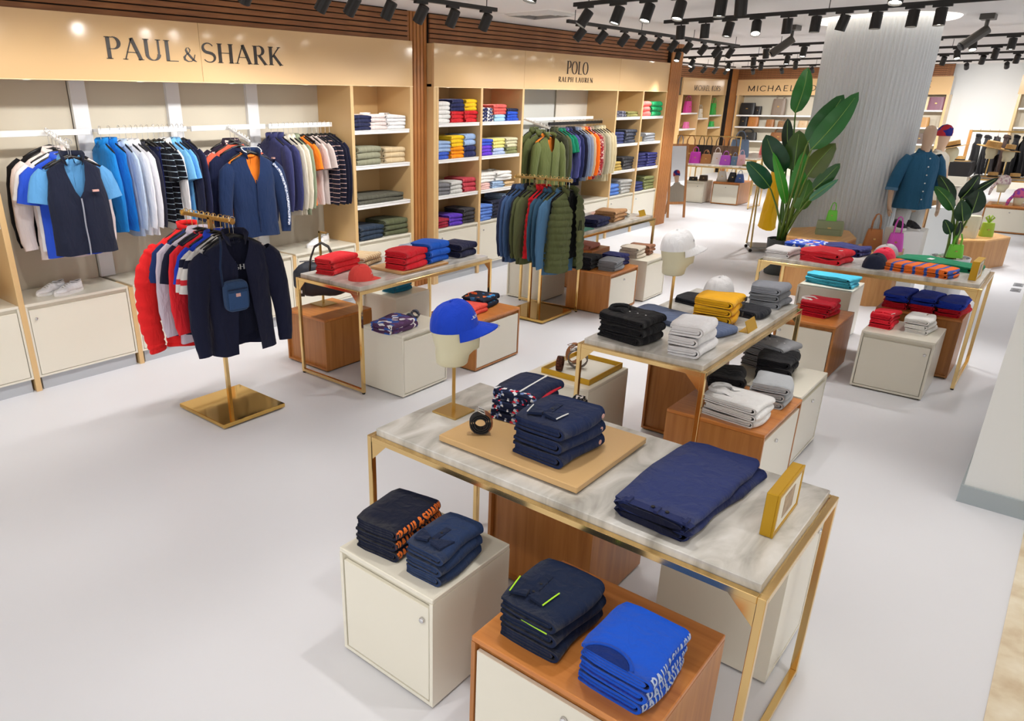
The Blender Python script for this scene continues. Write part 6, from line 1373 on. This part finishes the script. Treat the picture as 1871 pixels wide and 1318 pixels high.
# ================================================================ far hall, left
table('display_table', 'far brass table carrying colourful handbags', 16.40, 17.15, 5.40, 6.98)
white_cube('far cream cube under the table carrying black shoes', 16.70, 17.20, 6.55, 7.03, .48, '-x', knob=(.3, .12))
wood_cube('far wooden cube with cream door carrying three small bags', 16.82, 17.55, 5.80, 6.40, .49, '-x', knob=(.5, .12))
tb = [('magenta tote on the far table', 16.75, 6.86, .26, .24, 'd840c8'), ('caramel tote on the far table', 16.78, 6.62, .24, .20, 'b57a44'), ('white tote on the far table', 16.80, 6.38, .22, .24, 'e9e2da'), ('purple bucket bag on the far table', 16.70, 6.15, .24, .20, 'b04cc0'), ('slate blue bag on the far table', 16.78, 5.98, .16, .18, '6a87a8'), ('pale pink bag on the far table', 16.80, 5.84, .18, .22, 'eab6c0')]
for l, x, y, w, h, c in tb: bag(l, x, y, ZT, R(-70), w, .14, h, c, 'top', .82)
stack('scarf', [('olive', '8f7a3c')], 16.75, 5.65, ZT, 'the right end of the far table', w=.22, d=.2, h=.03); stack('scarf', [('yellow', 'e2d86a')], 16.95, 5.52, ZT, 'the far table beside the olive one', w=.2, d=.18, h=.04)
cb = [('black shoe bag on the far cream cube', 16.85, 6.88, .2, .08, '1d1c1e', 'none', .48), ('dark brown pouch on the far cream cube', 16.95, 6.68, .2, .12, '43301f', 'none', .48), ('cream bell bag on the far wooden cube', 17.0, 6.28, .24, .22, 'd8d0c4', 'top', .49), ('black bell bag on the far wooden cube', 17.05, 6.06, .22, .20, '1b1a20', 'top', .49), ('blue bell bag on the far wooden cube', 17.0, 5.88, .22, .18, '3f5a94', 'top', .49)]
for l, x, y, w, h, c, hd, z in cb: bag(l, x, y, z, R(-70), w, .14, h, c, hd, .6 if hd == 'top' else .9)
t = thing('bag_rail', 'far gold rail with large totes hanging', 'rail', (17.62, 6.95, 0)); mb = MB(); mb.bar((0, -.75, 1.42), (0, .75, 1.42), .025); mb.build('bar', M_gold, t)
for s in (-1, 1): mb = MB(); mb.bar((0, s*.75, 0), (0, s*.75, 1.42), .025); mb.build('post', M_gold, t)
for i, (y, w, h, c, l) in enumerate(((7.62, .22, .30, '5f82b4', 'denim blue'), (7.36, .34, .42, 'a8703a', 'caramel'), (7.10, .22, .34, '1d1c20', 'black'), (6.92, .22, .30, '222124', 'charcoal'), (6.66, .34, .38, '6b5440', 'monogram brown'), (6.38, .34, .38, '5f4a38', 'dark taupe'))):
    bag('%s tote hanging on the far gold rail' % l, 17.62, y, 1.42-h-.20, R(-80), w, .10, h, c, 'long', .95, hl=.20)
bag('slate blue slouchy tote beyond the far table', 19.3, 6.8, .87, R(-70), .5, .2, .42, '5f7490', 'top', .8, hl=.2); bag('coral pink bag beyond the far table', 20.6, 6.55, .87, R(-70), .36, .16, .28, 'f27a80', 'top', .8)
table('display_table', 'farthest brass table behind the handbag table', 18.9, 21.2, 6.2, 7.1)
for l, x, z, w, h, c, hd in (('hot pink backpack', 22.2, 1.86, .42, .32, 'f04cb0', 'top'), ('white mini bag', 22.85, 1.70, .22, .18, 'efece4', 'none'), ('cream bow bag', 23.15, 1.70, .26, .26, 'e8e2d2', 'top'), ('green backpack', 24.15, 1.78, .34, .34, '35b04a', 'top'), ('pink pouch', 22.25, 1.42, .26, .18, 'f07ab8', 'none'), ('small green pouch', 24.2, 1.42, .22, .16, '3cc05c', 'none')):
    bag('%s on the shelf under the narrow sans lettering' % l, x, 9.52, z, 0, w, .16, h, c, hd, .85)
for l, y, z, w, h, c, hd in (('large black tote', 8.80, 1.77, .5, .36, '1d1d20', 'none'), ('small black bag', 8.46, 1.77, .2, .26, '232326', 'none'), ('grey backpack', 7.85, 1.77, .42, .48, '8a7a6c', 'top'), ('black tote', 8.86, 1.42, .26, .30, '1e1d1f', 'none'), ('caramel tote', 8.56, 1.42, .34, .30, 'b5753a', 'none'), ('small brown bag', 8.03, 1.42, .26, .22, 'a06c40', 'none'), ('small tan bag', 7.66, 1.42, .28, .18, '8f6a48', 'top'), ('beige box bag', 7.05, 1.42, .3, .2, 'c9ab84', 'none'), ('black duffel', 8.68, 1.0, .62, .24, '2a2b2c', 'top'), ('brown satchel', 7.7, 1.0, .55, .26, '8a5a34', 'top')):
    bag('%s on the shelf under the wide sans lettering' % l, 25.2, y, z, R(-90), w, .18, h, c, hd, .92)
for l, y, z, w, h, c in (('cream bag', 4.02, 1.95, .30, .34, 'e6d3a8'), ('mauve bag', 3.70, 1.95, .42, .34, '84566a'), ('wooden bag', 3.95, 1.50, .4, .26, 'b98a4c'), ('brown box bag', 3.9, 1.06, .36, .28, '4f3d34')):
    bag('%s on the shelf right of the column' % l, 25.2, y, z, R(-90), w, .2, h, c, 'none', .9)
bag('white box bag on the far right shelf', 25.2, 1.45, 2.02, R(-90), .5, .2, .2, 'eeeeea', 'none', .9)

# ================================================================ far hall, right: hats
wood_cube('far wooden cube with cream door below the straw hats', 16.35, 17.0, .55, 1.30, .47, '-x', knob=(.5, .12))
table('display_table', 'far table carrying straw hats and head forms', 17.1, 17.8, .2, 1.72)
def straw_hat(label, x, y, z, rz, r=.2, h=.10, tilt=0., band='2a2420'):
    t = thing('straw_hat', label, 'hat', (x, y, z), rz, 'straw hats'); t.rotation_euler = (tilt, 0, rz); m = ramp_mat('straw', [(.3, 'c89a58'), (.7, 'dbb476')], .8, nscale=60, bump=.4)
    mb = MB(); mb.lathe([(r, .0), (r, .006), (r*.5, .010), (r*.5, 0)], 24, cap0=False, cap1=False); mb.build('brim', m, t); mb = MB(); mb.lathe([(r*.48, .005), (r*.46, h*.95), (r*.42, h), (.001, h)], 24, cap0=False); mb.build('crown', m, t)
    mb = MB(); mb.lathe([(r*.485, .008), (r*.482, .035)], 24, cap0=False, cap1=False); mb.build('band', mat('hat_band_'+band, band, .7), t)
def hstand(label, x, y, z, h):
    head_stand(label, x, y, z, h, hh=.24, rz=R(60), group='far head forms')
hstand('far head form on a pole under the widest straw hat', 17.3, 1.50, ZT, .32); straw_hat('wide straw hat tilted on the left far head form', 17.3, 1.50, ZT+.52, 0, .26, .11, R(10), 'd8b070')
hstand('far head form on a pole under the black-banded straw hat', 17.3, 1.24, ZT, .28); straw_hat('black-banded straw boater on the right far head form', 17.3, 1.24, ZT+.47, 0, .17, .11, R(6))
straw_hat('straw boater lying on the far table, left', 17.25, 1.38, ZT, 0, .17, .09); straw_hat('straw boater lying on the far table, right', 17.25, 1.05, ZT, 0, .17, .09)
straw_hat('straw hat with wide brim behind the headscarf mannequin', 14.6, 1.78, 1.50, 0, .22, .10, R(-14), '3a2a20'); head_stand('head form under the wide hat behind the headscarf mannequin', 14.6, 1.78, .9, .38, hh=.24, rz=R(60)); white_cube('tall cream cube behind the headscarf mannequin', 14.35, 14.85, 1.55, 2.05, .9, '-x')
def scarf_head(label, x, y, z, hx, tip=0.):
    t = thing('scarf_head_form', label, 'head form', (x, y, z), R(50)); t.rotation_euler = (tip, 0, R(50)); lv = [(0, .06, .06, .01), (.05, .07, .075, .005), (.09, .075, .098, -.012), (.17, .088, .104, 0), (.24, .06, .075, .004), (.27, .01, .012, .004)]
    mb = MB(); mb.rings([[(rx*math.cos(2*math.pi*j/20), cy+ry*math.sin(2*math.pi*j/20), zz) for j in range(20)] for zz, rx, ry, cy in lv]); mb.build('head', M_headform, t, smooth=True)
    mb = MB(); mb.lathe([(.097, .14), (.10, .18), (.09, .24), (.05, .285), (.004, .30)], 20, sy=1.15); mb.build('scarf', hx, t, smooth=True)
    mb = MB(); mb.tube([(.03, .1, .17), (.05, .15, .08), (.06, .17, -.05)], [.03, .04, .02], 8, flat=((1, 0, 0), .4)); mb.build('scarf_tail', hx, t, smooth=True)
scarf_head('head form in pale pink scarf on the far wooden cube', 16.55, 1.14, .68, print_mat('pale_scarf', [(0, 'dccfca'), (.6, 'b99aa0')], 40)); mb = MB(); mb.box(-.08, .08, -.08, .08, 0, .01); t = thing('scarf_stand', 'pole stand under the pale pink scarf head', 'stand', (16.55, 1.14, .47)); mb.build('base', M_goldsat, t); mb = MB(); mb.box(-.008, .008, -.008, .008, .01, .215); mb.build('pole', M_goldsat, t)
scarf_head('head form in magenta scarf lying on the far wooden cube', 16.6, .86, .47, print_mat('magenta_scarf', [(0, 'd86a98'), (.6, '9a4fc0')], 30))
t = thing('hat_box', 'black hat box behind the second mannequin', 'box', (16.2, 1.83, 0)); 
mb = MB(); mb.box(-.2, .2, -.2, .2, .0, .95); mb.build('pedestal', M_cream, t); mb = MB(); mb.box(-.2, .2, -.22, .22, .95, 1.2, b=.01); mb.build('box', mat('black_box', '222022', .5), t); straw_hat('straw boater on the black hat box', 16.2, 1.83, 1.2, 0, .17, .08)
t = thing('garment_rack', 'far brass rack with black garments behind the hats', 'garment rack', (18.3, .9, 0))
for s in (-1, 1): mb = MB(); mb.bar((0, s*1.1, 0), (0, s*1.1, 1.66), .05); mb.build('post', M_oak, t)
mb = MB(); mb.bar((0, -1.1, 1.64), (0, 1.1, 1.64), .03); mb.build('bar', M_goldsat, t)
for i in range(12):
    c = [('black', '19181b'), ('black', '1d1c20'), ('charcoal', '3a3638'), ('dark brown', '4a3a34')][i % 4]
    hang(['jacket', 'shirt', 'tee', 'long_coat'][i % 4], c[0], c[1], 18.3, 1.85-i*.15, 1.66, R(8*(i % 3)), ', %s from the left on the far hat-side rack' % ORD[i], i, thick=.9)
